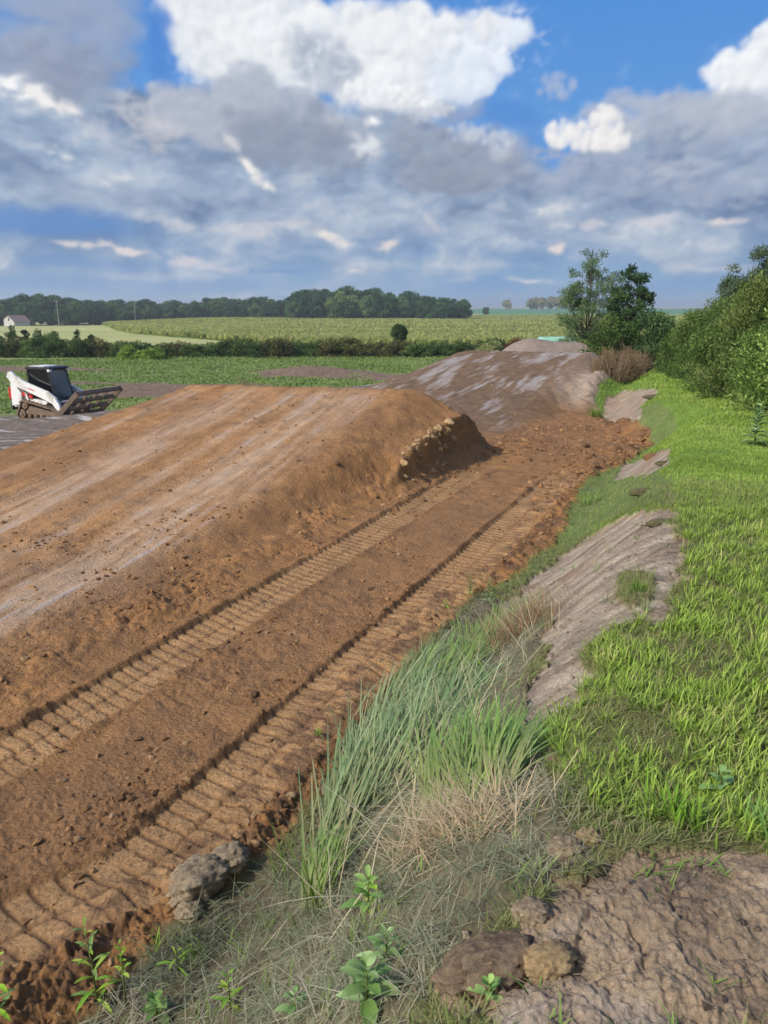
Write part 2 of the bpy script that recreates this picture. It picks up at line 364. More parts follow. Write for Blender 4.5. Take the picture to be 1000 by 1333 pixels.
    # turf on the right
    g = mix(np.broadcast_to(A(116, 122, 66), x.shape+(3,)), A(152, 140, 100), np.clip(.35+.9*f2+.4*f1, 0, 1))
    g = mix(g, A(112, 142, 58), sstep(r, 5, 9))
    g = mix(g, mix(np.broadcast_to(A(110, 98, 76), x.shape+(3,)), A(150, 138, 110), np.clip(.5+f2, 0, 1)), hay*.85)
    g = mix(g, mix(np.broadcast_to(A(128, 122, 88), x.shape+(3,)), A(96, 110, 62), np.clip(.5+f2, 0, 1)), sod*.6)
    edge_b = sstep(w, ewv+.9, ewv+.05)*(r < 6)
    g = mix(g, A(112, 98, 76), .7*(1-sstep(w-ewv, .1, 1.2))*(r < 7))
    c = mix(g, c, dirt)
    cl = mix(np.broadcast_to(A(194, 178, 156), x.shape+(3,)), A(130, 110, 92), np.clip(.42+1.3*grain+.7*f2, 0, 1))
    cl = mix(cl, A(166, 132, 106), sstep(f0+.5*f2-.25*(w+.9), .1, .45)*.45)
    cl4 = mix(np.broadcast_to(A(186, 162, 134), x.shape+(3,)), A(138, 116, 94), np.clip(.3+1.1*f2, 0, 1)); cl4 = mix(cl4, A(190, 164, 130), np.clip(f3*1.6+.5*fbm(x*2, y*2, 3, 109)-.1, 0, 1)); cl4 = mix(cl4, A(196, 184, 172), sstep(fbm(x*1.6+2, y*2.2, 3, 113), .15, .5)*.7)
    c = mix(c, cl, clayf); c = mix(c, cl4, c4)
    # meadow: green with churned patches
    mg = mix(np.broadcast_to(A(104, 124, 64), x.shape+(3,)), A(134, 146, 84), np.clip(.5+fbm(x*.12, y*.3, 4, 140), 0, 1))
    patch = fbm(x*.16+1.5, y*.28, 4, 141, .6)*.9-.12
    for cx_, cy_, rx_, ry_ in ((-12.5, 41, 5.5, 3.0), (-4.6, 52, 4.2, 3.2), (-3.0, 41, 2.0, 1.6), (-29, 56, 7, 3.5), (-9.8, 38, 2.2, 1.3), (2, 43, 3.5, 4.0), (-20, 45, 4, 1.2), (4, 50, 4, 2)): patch = patch+.95*np.exp(-((x-cx_)/rx_)**2-((y-cy_)/ry_)**2)
    patch = sstep(patch, .22, .34)
    mg = mix(mg, mix(np.broadcast_to(A(146, 122, 100), x.shape+(3,)), A(106, 86, 70), np.clip(.5+f2, 0, 1)), patch)
    fm = sstep(y+.0*x, 30.5, 32.5)
    c = mix(c, mg, fm)
    heap = np.clip(np.exp(-((x-7.6)/2.5)**4-((y-34.6)/1.8)**2)*1.6, 0, 1)
    c = mix(c, A(150, 134, 122), heap)
    # fields
    corn = inpoly(x, y, CORN) & (y > 74)
    fc = mix(np.broadcast_to(A(190, 184, 124), x.shape+(3,)), A(160, 168, 98), np.clip(.5+fbm(x*.01, y*.03, 3, 150), 0, 1))
    c = mix(c, fc, (y > 72)); c = mix(c, np.broadcast_to(A(132, 150, 74), c.shape), corn)
    soy = (y > SOY0) & (x > 60)
    c = mix(c, np.broadcast_to(A(84, 134, 92), c.shape), soy)
    c = mix(c, np.broadcast_to(A(168, 172, 120), c.shape), (y > 1500))
    wet = np.clip(pack*.6+pack2*.8+pack3*.7+.25*tr*0, 0, 1)
    wet = wet*(1-fm)
    reg = np.where(y > 1500, 6, np.where(soy, 5, np.where(corn, 4, np.where(y > 72, 6, np.where((y > 32) & (heap < .4), 3, np.where(dirt+heap > .5, 0, np.where(clay, 1, 2)))))))
    return z, c, wet, reg, dict(dirt=dirt, clay=clay, hay=hay, sod=sod, patch=patch, heap=heap)

# polar sheet of ground round the place: fine near, coarse far
rr = [0.0, .35]
while rr[-1] < 42: rr.append(rr[-1]+max(.0034*rr[-1], .0045 if rr[-1] > 1.2 else .05))
while rr[-1] < 3000: rr.append(rr[-1]*1.011)
rr = np.array(rr)
th = np.concatenate([np.arange(-180, -52, 2.0), np.arange(-52, -33, .5), np.arange(-33, 34, .13), np.arange(34, 52, .5), np.arange(52, 180, 2.0)])
th = np.radians(th); nt_, nr_ = len(th), len(rr)
RR, TT = np.meshgrid(rr, th, indexing='ij')
GX, GY = RR*np.sin(TT), RR*np.cos(TT)
gz, gc, gw, greg, _ = ground(GX.ravel(), GY.ravel(), 'all')
GV = np.stack([GX.ravel(), GY.ravel(), gz], 1)
i0 = np.arange(nr_-1)[:, None]*nt_; j0 = np.arange(nt_)[None, :]; j1_ = (j0+1) % nt_
GF = np.stack([i0+j0, i0+j1_, i0+nt_+j1_, i0+nt_+j0], -1).reshape(-1, 4)[:, ::-1]
freg = greg[GF[:, 0]]
for k, nm in enumerate(['dirt_track', 'clay_ground', 'lawn', 'meadow', 'corn_field', 'soybean_field', 'pasture']):
    f = GF[freg == k]
    if len(f) == 0: continue
    u, inv = np.unique(f, return_inverse=True)
    tag(npmesh(nm, GV[u], inv.reshape(-1, 4), EARTH, col=gc[u]*.98, wet=gw[u], smooth=True), kind='structure')

# ------------------------------------------------------------------ sky backdrop (a far vertical shell of the sky ahead)
def azel(px, py):
    Yv = (666.5-py)/FOC; Xv = (px-500)/FOC
    dy = math.cos(PITCH)+Yv*math.sin(PITCH); dz = -math.sin(PITCH)+Yv*math.cos(PITCH)
    return math.degrees(math.atan2(Xv, dy)), math.degrees(math.atan2(dz, math.hypot(dy, Xv)))
#SKY_BEGIN
def sky_colour(av, ev):
    """cloudscape over a grid of azimuths av and elevations ev (degrees): soft puffs laid over a graded sky"""
    r = np.random.RandomState(77)
    e, a = np.meshgrid(ev, av, indexing='ij')
    U, W = a*20.0, e*20.0                                   # twenty units to the degree
    wx = 26*fbm(U/210, W/150, 4, 200, .55)+9*fbm(U/38, W/30, 4, 202, .6); wy = 20*fbm(U/210+7, W/150+3, 4, 201, .55)+8*fbm(U/38+5, W/30, 4, 203, .6)
    fx = 17*fbm(U/46, W/46, 6, 204, .62); fy = 17*fbm(U/46+9, W/46+4, 6, 205, .62)
    Uw, Ww = U+wx, W+wy; Uf, Wf = U+fx, W+fy
    tab = np.stack([lin(*t) for t in [(158, 186, 206), (150, 182, 208), (128, 168, 206), (106, 152, 206), (98, 152, 214), (78, 138, 210), (50, 104, 186)]])
    hv = np.interp(e, [-3, 0, 2, 6, 11, 20, 60], np.arange(7)); i = np.clip(np.floor(hv).astype(int), 0, 5); f = (hv-i)[..., None]
    c = tab[i]*(1-f)+tab[i+1]*f
    def cen(px, py): q = azel(px, py); return q[0]*20, q[1]*20
    def mask(px, py, rx, ry, rot=0, soft=.6, fine=False):
        cu, cw = cen(px, py); t = math.radians(rot); x = (Uf if fine else Uw)-cu; y = (Wf if fine else Ww)-cw
        x, y = x*math.cos(t)+y*math.sin(t), -x*math.sin(t)+y*math.cos(t)
        return sstep(1-np.hypot(x/rx, y/ry), 0, soft)
    def put(col, al):
        c[:] = mix(c, np.broadcast_to(col, c.shape) if np.ndim(col) == 1 else col, np.clip(al, 0, 1))
    def puff(u, w, ra, lit, sh, alpha=1., soft=.3, flat=1., L=(-.45, .72, .53), fine=True):
        m = ra*1.1+26
        i0, i1 = np.searchsorted(ev, [(w-m)/20, (w+m)/20]); j0, j1 = np.searchsorted(av, [(u-m)/20, (u+m)/20])
        if i1 <= i0 or j1 <= j0: return
        sl_ = (slice(i0, i1), slice(j0, j1)); k = min(1., ra/26)
        x = ((U+fx*k if fine else Uw)[sl_]-u)/ra; y = ((W+fy*k if fine else Ww)[sl_]-w)/(ra*flat)
        d2 = x*x+y*y; nz = np.sqrt(np.clip(1-d2, 0, 1)); s_ = np.clip(.5+.62*(x*L[0]+y*L[1]+(nz-.6)*L[2]), 0, 1)
        al = sstep(1-np.sqrt(d2), 0, soft)*alpha
        c[sl_] = c[sl_]*(1-al[..., None])+(sh+(lit-sh)*s_[..., None])*al[..., None]
    def heap(blobs, n, r0, r1, lit, sh, alpha=.9, soft=.3, flat=1., fine=True, edge=True):
        P = []
        B = [(*cen(b[0], b[1]), b[2], b[3], (b[4] if len(b) > 4 else 0)) for b in blobs]; ar_ = np.array([b[2]*b[3] for b in B]); ar_ = ar_/ar_.sum()
        for k in range(n):
            b = B[r.choice(len(B), p=ar_)]; q = math.sqrt(r.rand()); t = r.uniform(0, 6.283); x, y = q*math.cos(t)*b[2], q*math.sin(t)*b[3]
            tt = math.radians(b[4]); g = k/n; ra = (r1*(1-g)+r0*g)*r.uniform(.6, 1.25)
            u, w = b[0]+x*math.cos(tt)-y*math.sin(tt), b[1]+x*math.sin(tt)+y*math.cos(tt)
            P.append((u, w, min(ra, max(r0, (1.08-q)*min(b[2], b[3])+r0*.6)), q))
        for (u, w, ra, q) in P: 
            v = r.uniform(-.06, .06); puff(u, w, ra, lit*(1+v), sh*(1+v), alpha*r.uniform(.7, 1), soft, flat, fine=fine)
    n1 = fbm(Uw/170, Ww/70, 6, 220, .55); n2 = fbm(Uw/420+3, Ww/210, 4, 222, .55); n3 = fbm(Uw/70, Ww/38, 6, 224, .58)
    k_ = 1/np.tan(np.radians(np.clip(e, 0, 80)+2.0)); st = fbm(np.sin(np.radians(a))*k_*2.2+wx*.01, np.cos(np.radians(a))*k_*2.6+wy*.02, 6, 226, .58)
    # high thin veil then the tall bright cumulus with its anvil
    put(lin(150, 182, 222), .35*sstep(n3+.5*n1, .1, .7)*sstep(e, 6, 12)*mask(760, 120, 180, 70))
    WHT_, SH_ = lin(253, 252, 250), lin(168, 180, 200)
    heap([(600, 66, 66, 28), (555, 92, 60, 50), (648, 42, 44, 13, -6), (676, 40, 26, 7, -8), (620, 88, 44, 30, 35)], 160, 16, 44, lin(236, 241, 248), lin(196, 208, 226), .7, .7)
    heap([(285, 18, 78, 62), (265, 66, 42, 26), (330, 66, 60, 34), (232, 8, 26, 18), (350, 104, 80, 34), (385, 40, 50, 40)], 330, 14, 60, WHT_, SH_, .6, .8)
    heap([(285, 30, 70, 60), (330, 70, 60, 30)], 330, 4, 15, lin(255, 254, 252), lin(214, 219, 228), .2, .9)
    heap([(465, 66, 74, 50), (540, 44, 66, 30), (500, 110, 72, 36), (600, 36, 60, 14), (440, 26, 46, 16), (545, 130, 44, 14), (400, 70, 40, 46)], 330, 14, 56, WHT_, SH_, .6, .8)
    heap([(490, 60, 80, 46), (590, 40, 70, 16), (500, 110, 60, 30)], 330, 4, 15, lin(255, 254, 252), lin(214, 219, 228), .2, .9)
    heap([(420, 80, 44, 34, -15), (396, 60, 30, 20), (452, 96, 22, 16)], 110, 12, 34, lin(190, 197, 210), lin(142, 154, 178), .34, .95)
    heap([(505, 128, 44, 16), (470, 116, 24, 12), (560, 142, 34, 10)], 110, 5, 16, WHT_, lin(190, 197, 210), .7, .6)
    put(lin(150, 161, 184), .5*mask(330, 92, 120, 26, -20, 1, True)*sstep(fbm(Uf/40, Wf/30, 4, 240), -.2, .5)); put(lin(186, 196, 214), .45*mask(250, 60, 40, 60, 0, 1, True)*sstep(fbm(Uf/30, Wf/30, 4, 241), -.1, .5))
    heap([(1000, 98, 66, 36), (948, 92, 30, 20), (985, 76, 36, 18), (1060, 80, 90, 60)], 220, 9, 34, WHT_, lin(196, 205, 220), .65, .75)
    wv = fbm(Uf/30, Wf/20, 6, 262, .62)
    for px_, py_, rx, ry in ((300, 40, 150, 110), (520, 70, 220, 100), (640, 52, 110, 50), (1000, 100, 110, 60)):
        put(lin(238, 242, 248), .75*mask(px_, py_, rx, ry, 0, .55, True)*sstep(wv, -.05, .6))
    # the grey deck: soft coverage below an uneven upper edge
    ed = np.interp(a, [-60, -27, -22, -16, -13, -9, -3, 2, 5, 8, 12, 14, 16, 19, 24, 60], [20, 15.0, 14.6, 13.2, 13.8, 14.8, 13.3, 12.8, 11.2, 10.4, 9.2, 10.6, 12.0, 13.0, 12.8, 15])
    dark, mid_, pale, warm = lin(108, 130, 164), lin(152, 171, 196), lin(198, 207, 218), lin(226, 222, 220)
    t = np.clip(.46+.78*n1+.66*n2+.65*n3, 0, 1)[..., None]
    dc = np.where(t < .5, dark+(mid_-dark)*t*2, mid_+(pale-mid_)*(t*2-1))
    dc = mix(dc, warm, sstep(n3+.8*n1, .35, .95)*.85)
    cov = (1-sstep(e+.7*n1+.4*n3, ed-.5, ed+.5))
    low = 1-sstep(e, 1.0, 6.5)
    cov = cov*(1-low*.85*(1-sstep(n1+.5*n3, -.35, .35)))
    put(dc, cov)
    # upper rim of the deck: grey billows
    def g(l, s_): return lin(*l), lin(*s_)
    G1 = g((178, 184, 198), (122, 134, 158)); G2 = g((160, 168, 186), (104, 118, 146)); G3 = g((196, 200, 210), (142, 154, 178))
    heap([(60, 40, 110, 60), (30, 90, 90, 40), (90, 8, 80, 40)], 200, 24, 70, lin(166, 178, 200), lin(122, 140, 172), .32, .95, .7, fine=False)
    heap([(110, 100, 72, 34, 18), (60, 80, 60, 24)], 120, 16, 48, lin(160, 170, 190), lin(108, 124, 154), .36, .9, .65)
    heap([(320, 128, 44, 34), (300, 150, 110, 40), (250, 150, 60, 28)], 200, 16, 52, *G3, .38, .8, .75)
    heap([(325, 108, 40, 22), (230, 122, 40, 18), (395, 140, 50, 22)], 90, 10, 30, lin(190, 196, 208), lin(146, 158, 180), .45, .65, .8)
    heap([(380, 180, 80, 44, 10), (430, 195, 60, 36), (335, 170, 60, 30)], 200, 18, 54, *G2, .30, .9, .65)
    heap([(560, 165, 80, 26, 12), (600, 215, 100, 40), (640, 200, 60, 34), (500, 160, 44, 16)], 200, 18, 54, *G1, .30, .9, .6)
    heap([(600, 225, 110, 26), (560, 190, 60, 20)], 150, 14, 40, *G2, .38, .8, .6)
    heap([(560, 150, 34, 10, 12), (612, 172, 34, 12), (650, 182, 26, 10), (530, 142, 20, 7)], 110, 5, 14, lin(214, 218, 226), lin(164, 174, 194), .36, .8)
    heap([(900, 150, 110, 26), (840, 128, 60, 12), (800, 150, 60, 22), (960, 150, 60, 26)], 200, 14, 42, *G3, .34, .85, .7)
    heap([(780, 232, 150, 30), (880, 200, 110, 26), (950, 240, 90, 30)], 260, 12, 46, lin(176, 186, 204), lin(128, 144, 174), .38, .8, .6)
    heap([(300, 260, 300, 26), (120, 250, 140, 20), (500, 290, 200, 20), (700, 290, 200, 22)], 260, 12, 44, lin(178, 186, 202), lin(116, 136, 170), .26, .85, .42)
    heap([(725, 112, 26, 16)], 24, 7, 16, lin(176, 190, 214), lin(140, 164, 204), .5, .8)
    # blue showing through
    for px_, py_, rx, ry, rot, s_ in [(205, 48, 26, 56, 14, .95), (215, 92, 26, 20, 0, .8), (50, 292, 190, 26, 0, .85), (20, 20, 60, 8, 0, .3), (200, 372, 330, 16, 0, .5), (640, 372, 90, 14, 0, .5), (120, 345, 150, 10, 0, .4), (700, 385, 300, 22, 0, .5), (660, 150, 50, 20, 0, .55), (690, 165, 22, 30, 0, .4), (330, 352, 120, 5, 0, .5), (900, 372, 160, 18, 0, .5)]:
        put(mix(np.broadcast_to(lin(92, 138, 196), c.shape), lin(80, 134, 206), sstep(e, 5, 14)), mask(px_, py_, rx, ry, rot, .7)*s_)
    # bright breaks: sunlit fragments, each a cluster of small soft puffs
    for px_, py_, rx, ry, rot, n, al, col in [(12, 118, 40, 14, -12, 60, .6, (244, 244, 244)), (60, 130, 34, 9, -24, 40, .5, (236, 234, 232)), (100, 142, 22, 8, -28, 30, .5, (232, 228, 226)), (190, 150, 46, 20, -25, 50, .28, (214, 212, 214)),
        (150, 170, 50, 16, -25, 44, .22, (206, 206, 212)), (215, 180, 30, 20, 0, 40, .22, (206, 202, 204)), (60, 192, 34, 5, 0, 24, .35, (206, 212, 222)), (95, 205, 16, 5, 0, 14, .4, (214, 216, 222)), (326, 222, 22, 8, -30, 30, .55, (236, 232, 228)), (345, 238, 16, 5, -10, 20, .55, (230, 226, 224)), (300, 190, 20, 5, -50, 18, .4, (214, 212, 216)),
        (480, 190, 24, 16, 0, 40, .4, (226, 228, 232)), (460, 180, 14, 8, 0, 20, .4, (226, 228, 232)), (435, 308, 34, 8, -30, 44, .45, (228, 222, 218)), (425, 298, 12, 5, 0, 12, .5, (228, 222, 218)), (498, 318, 18, 6, 0, 22, .4, (228, 218, 212)), (320, 300, 60, 9, 0, 60, .28, (220, 214, 212)), (230, 290, 60, 8, -14, 50, .3, (206, 208, 214)),
        (200, 288, 34, 6, -10, 30, .25, (210, 208, 212)), (95, 322, 34, 4, 0, 50, .5, (232, 222, 216)), (150, 326, 50, 4, -4, 50, .45, (222, 214, 214)), (240, 340, 70, 4, -8, 60, .38, (212, 208, 212)), (300, 350, 36, 3, -4, 30, .3, (204, 204, 210)), (458, 358, 24, 4, 0, 40, .5, (220, 216, 218)), (722, 320, 12, 8, -45, 26, .55, (222, 214, 212)),
        (640, 345, 70, 4, 0, 40, .25, (196, 202, 214)), (690, 364, 36, 2, 0, 36, .5, (220, 214, 216)), (610, 364, 26, 2, 0, 20, .3, (204, 206, 214)), (770, 290, 40, 6, 0, 30, .3, (212, 208, 212)), (850, 290, 50, 6, 0, 34, .3, (208, 206, 212)), (940, 292, 34, 4, 8, 26, .4, (222, 214, 214)), (920, 350, 60, 3, 0, 26, .3, (204, 206, 212)), (870, 340, 30, 10, -40, 30, .22, (206, 206, 214)),
        (655, 190, 26, 14, 0, 30, .22, (206, 210, 218)), (560, 290, 40, 4, -40, 20, .3, (210, 206, 206)), (400, 232, 40, 6, 0, 30, .25, (206, 208, 214)), (380, 290, 60, 7, 0, 50, .25, (214, 210, 212)), (540, 262, 40, 5, 0, 26, .22, (190, 196, 208)), (870, 222, 60, 8, 0, 40, .22, (196, 202, 214)), (650, 270, 30, 8, 0, 26, .2, (196, 202, 212)), (480, 155, 14, 5, 20, 12, .5, (244, 244, 246))]:
        mk = mask(px_, py_, rx*1.7, ry*2.1+3, rot, 1.0)
        put(lin(*col), np.clip(mk*1.5*sstep(fbm(Uf/34+px_, Wf/15, 4, 250, .5)+.6*mk, -.05, 1.05), 0, 1)*min(1, al*2.1))
    heap([(738, 174, 30, 17), (722, 182, 16, 12), (788, 162, 24, 20), (790, 180, 30, 14), (762, 184, 34, 12), (806, 184, 14, 12), (782, 148, 12, 9)], 170, 7, 20, lin(255, 252, 247), lin(200, 200, 206), .6, .8)
    put(lin(246, 244, 242), .5*mask(762, 168, 80, 40, 0, .6, True)*sstep(fbm(Uf/18, Wf/14, 5, 264, .6), 0, .6))
    heap([(760, 204, 66, 8), (800, 206, 50, 7), (710, 200, 20, 8)], 100, 6, 16, lin(170, 180, 200), lin(138, 152, 180), .5, .8, .6)
    c *= (1+.05*fbm(Uf/26, Wf/20, 5, 260, .6)*sstep(e, 3, 8)*(c[..., 0] > .2))[..., None]
    for _ in range(1):                                       # soften the puffs' small edges a little
        c[1:-1] = (c[:-2]+2*c[1:-1]+c[2:])/4; c[:, 1:-1] = (c[:, :-2]+2*c[:, 1:-1]+c[:, 2:])/4
    put(lin(150, 182, 210), (1-sstep(e, .2, 3.4))*.5)
    return c
#SKY_END
aa = np.concatenate([np.arange(-78, -34, .5), np.arange(-34, 34, .085), np.arange(34, 78.1, .5)])
ee = np.concatenate([np.arange(-3, -.5, .25), np.arange(-.5, 21.5, .08), np.arange(21.5, 62, .6)])
E2, A2 = np.meshgrid(ee, aa, indexing='ij')
ar, er = np.radians(A2.ravel()), np.radians(E2.ravel()); SR = 5000.
SV = np.stack([SR*np.cos(er)*np.sin(ar), SR*np.cos(er)*np.cos(ar), SR*np.sin(er)+CZ], 1)
i0 = np.arange(len(ee)-1)[:, None]*len(aa); j0 = np.arange(len(aa)-1)[None, :]
SF = np.stack([i0+j0, i0+j0+1, i0+len(aa)+j0+1, i0+len(aa)+j0], -1).reshape(-1, 4)
skm, nt, p = newmat('sky_clouds'); nt.nodes.remove(p)
ata = N(nt, 'ShaderNodeAttribute', attribute_name='Col'); em = N(nt, 'ShaderNodeEmission')
nt.links.new(ata.outputs['Color'], em.inputs[0]); nt.links.new(em.outputs[0], nt.nodes['Material Output'].inputs[0])
tag(npmesh('sky', SV, SF, skm, col=sky_colour(aa, ee).reshape(-1, 3), smooth=True), kind='structure')

# ------------------------------------------------------------------ vegetation builders
def ribbons(P, D, Ln, W, rise, droop, col0, col1, nseg=2, side=None):
    """blades from P along ground heading D (angle): rise = start slope 0..pi/2, droop bends them over"""
    n = len(P); V = []; C = []
    ang = rise.copy(); pos = P.copy(); hx, hy = np.sin(D), np.cos(D)
    sx, sy = (hy, -hx)
    if side is not None: sx, sy = np.sin(side), np.cos(side)
    for k in range(nseg+1):
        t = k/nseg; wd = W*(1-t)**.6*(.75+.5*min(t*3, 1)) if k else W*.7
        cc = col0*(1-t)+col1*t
        if k < nseg:
            V.append(pos-np.stack([sx*wd/2, sy*wd/2, 0*wd], 1)); V.append(pos+np.stack([sx*wd/2, sy*wd/2, 0*wd], 1)); C += [cc, cc]
        else: V.append(pos.copy()); C.append(cc)
        st = Ln/nseg
        pos = pos+np.stack([hx*np.cos(ang)*st, hy*np.cos(ang)*st, np.sin(ang)*st], 1)
        ang = ang-droop/nseg
    m = 2*nseg+1; V = np.stack(V, 1).reshape(-1, 3); C = np.stack(C, 1).reshape(-1, 3)
    b = (np.arange(n)*m)[:, None]; F = []
    for k in range(nseg-1): F += [b+np.array([2*k, 2*k+1, 2*k+3]), b+np.array([2*k, 2*k+3, 2*k+2])]
    F.append(b+np.array([2*nseg-2, 2*nseg-1, 2*nseg]))
    return V, np.concatenate(F), C
def leaves(C, sz, axis, nrm, cols, wr=.42):
    """diamond leaves: C centres, axis unit dirs, nrm normals"""
    s = np.cross(axis, nrm); s /= np.linalg.norm(s, axis=1)[:, None]+1e-9
    a = axis*sz[:, None]*.5; b = s*sz[:, None]*wr*.5; up = np.cross(s, axis)*sz[:, None]*.08
    V = np.stack([C-a, C-b+up, C+a, C+b+up], 1).reshape(-1, 3)
    F = (np.arange(len(C))*4)[:, None]+np.array([0, 1, 2, 3])
    return V, F, np.repeat(cols, 4, 0)
def unit(n, r=rs):
    v = r.normal(size=(n, 3)); return v/np.linalg.norm(v, axis=1)[:, None]
def crown_leaves(clumps, n, sz, cols, up=.3, wr=.42, wind=(0, 0, 0), r=rs, shell=.45):
    """leaves in many small clumps (x,y,z,rad): each clump mottled lighter or darker, gaps between"""
    clumps = np.array(clumps); k = r.choice(len(clumps), n, p=clumps[:, 3]**2/np.sum(clumps[:, 3]**2))
    d = unit(n, r); rad = shell+(1-shell)*r.rand(n)**.7; rad = rad*(1+.18*r.normal(size=n)*(r.rand(n) < .3))
    C = clumps[k, :3]+d*(clumps[k, 3]*rad)[:, None]*np.array([1, 1, .8])
    ax = unit(n, r)*.8+d*.6+np.array([0, 0, up])+np.array(wind); ax /= np.linalg.norm(ax, axis=1)[:, None]
    nr = unit(n, r)+np.array([0, 0, .9]); nr /= np.linalg.norm(nr, axis=1)[:, None]
    cv = r.rand(len(clumps))[k]*.6+r.rand(n)*.4
    cols = [np.array(c) for c in cols]; f = cv*(len(cols)-1); i = np.clip(f.astype(int), 0, len(cols)-2); f = f-i
    ca = np.stack(cols); cc = ca[i]*(1-f)[:, None]+ca[i+1]*f[:, None]
    return leaves(C, sz*(.6+.8*r.rand(n)), ax, nr, cc, wr)
def tree_thing(name, loc, h, wd, nclump, nleaf, lsz, cols, trunk_h=.25, trunk_r=.05, env='round', wr=.42, wind=(0, 0, 0), seed=1, crad=(.12, .2), stems=1, shell=.45, up=.3):
    r = np.random.RandomState(seed); t = empty(name, loc)
    cl = []
    while len(cl) < nclump:
        x, y, z = r.uniform(-1, 1, 3); q = math.hypot(x, y)
        if env == 'round': ok = q*q+z*z < 1 and r.rand() < .25+.75*(q*q+z*z)
        elif env == 'bush': ok = q < math.sqrt(max(0, 1-((z+1)/2)**2.2))*1.0 and r.rand() < .3+.7*max(q, (z+1)/2)
        elif env == 'cone': ok = q < (1-z)/2*.95
        elif env == 'open': ok = q*q+z*z < 1 and (z > -.2 or q > .2)
        if ok:
            zz = trunk_h*h+(1-trunk_h)*h*(z+1)/2
            cl.append((x*wd/2*.85+wind[0]*zz*.12, y*wd/2*.85, zz, wd*r.uniform(*crad)))
    V, F, C = crown_leaves(cl, nleaf, lsz, cols, up, wr, wind, r, shell)
    V[:, 2] = np.maximum(V[:, 2], .01)
    npmesh('crown', V, F, LEAF, t, col=C)
    m = MB(); lean = r.uniform(-.05, .05, 2)*h
    for sidx in range(stems):
        ox, oy = (r.uniform(-.08, .08, 2)*wd if stems > 1 else (0, 0))
        top = Vector((lean[0]+ox*2.5, lean[1]+oy*2.5, h*.86))
        m.tube([(ox, oy, -.15), (ox*1.3, oy*1.3, h*.15), Vector((ox, oy, 0))*.5+top*.5+Vector((r.uniform(-.03, .03)*h, 0, 0)), top], [trunk_r, trunk_r*.8, trunk_r*.5, trunk_r*.1], 6)
    for c in (cl if len(cl) < 70 else [cl[i] for i in r.choice(len(cl), 70, replace=False)]):
        zb = max(.08*h, c[2]*r.uniform(.45, .75)); f = zb/h
        b = Vector((lean[0]*f, lean[1]*f, zb)); e = Vector(c[:3]); mid = b*.5+e*.5+Vector((0, 0, -.03*h))
        m.tube([b, mid, e], [trunk_r*.38, trunk_r*.24, trunk_r*.08], 4, cap=False)
    m.build('trunk', BARK, t, smooth=True)
    return t
def gz_at(x, y): return float(ground(np.array([x]), np.array([y]))[0])
def place(o, x, y, dz=0.0, rz=None, sc=1.0):
    o.location = (x, y, float(smooth_z(np.array([x]), np.array([y]))[0])+dz)
    if rz is not None: o.rotation_euler = (0, 0, rz)
    o.scale = (sc, sc, sc) if not hasattr(sc, '__len__') else sc
    return o
def on(px, dist, dz=0): return (px-500)/FOC*dist, dist*1.0
def gcols(*t): return [lin(*c) for c in t]

# lawn and turf grass ------------------------------------------------
def scatter(n, r0, r1, a0=-36, a1=37, pw=1.0):
    u = rs.rand(n); r = (r0**pw+u*(r1**pw-r0**pw))**(1/pw); t = np.radians(rs.uniform(a0, a1, n))
    return r*np.sin(t), r*np.cos(t)
VV, FF, CC = [], [], []; base = 0
def push(V, F, C):
    global base
    VV.append(V); FF.append(F+base); CC.append(C); base += len(V)
def flush(name, mat, label, cat, kind='stuff'):
    global VV, FF, CC, base
    o = npmesh(name, np.concatenate(VV), np.concatenate(FF), mat, col=np.concatenate(CC)); tag(o, label, cat, kind=kind)
    VV, FF, CC, base = [], [], [], 0
    return o
def pick(n, cols, v):
    ca = np.stack([lin(*c) for c in cols]); f = np.clip(v, 0, .999)*(len(cols)-1); i = f.astype(int); f = f-i
    return ca[i]*(1-f)[:, None]+ca[i+1]*f[:, None]
def region_pts(n, r0, r1, fn, pw, a0=-10, a1=62):
    x, y = scatter(n, r0, r1, a0, a1, pw)
    z, c, w_, reg, mk = ground(x, y, 'all'); s, w = sw(x, y)
    k = fn(x, y, s, w, reg, mk)
    keep = rs.rand(n) < k
    return x[keep], y[keep], z[keep]
LUSH = poly([(690, 960), (745, 905), (785, 890), (765, 850), (815, 812), (875, 812), (886, 750), (886, 668), (1900, 640), (2400, 900), (2300, 1140), (1000, 1112), (880, 1095), (800, 1090), (745, 1040), (720, 990)])
# near: coarse bright tufts
def near_lush(x, y, s, w, reg, mk):
    cl = fbm(x*2.6, y*2.6, 3, 300, .6)
    return ((reg == 2) & inpoly(x, y, LUSH, .10, 3, 7))*np.clip(.55+1.5*cl, .10, 1)
x, y, z = region_pts(105000, 1.6, 7.5, near_lush, 1.3)
n = len(x)
v = .5+.7*fbm(x*2, y*2, 3, 301)+.6*(rs.rand(n)-.5)
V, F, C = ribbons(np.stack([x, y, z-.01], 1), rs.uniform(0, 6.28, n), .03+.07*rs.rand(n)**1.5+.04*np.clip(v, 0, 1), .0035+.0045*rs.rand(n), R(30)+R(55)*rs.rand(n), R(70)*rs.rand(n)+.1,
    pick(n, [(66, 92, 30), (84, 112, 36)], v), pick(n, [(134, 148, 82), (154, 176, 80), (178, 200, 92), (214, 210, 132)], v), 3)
push(V, F, C)
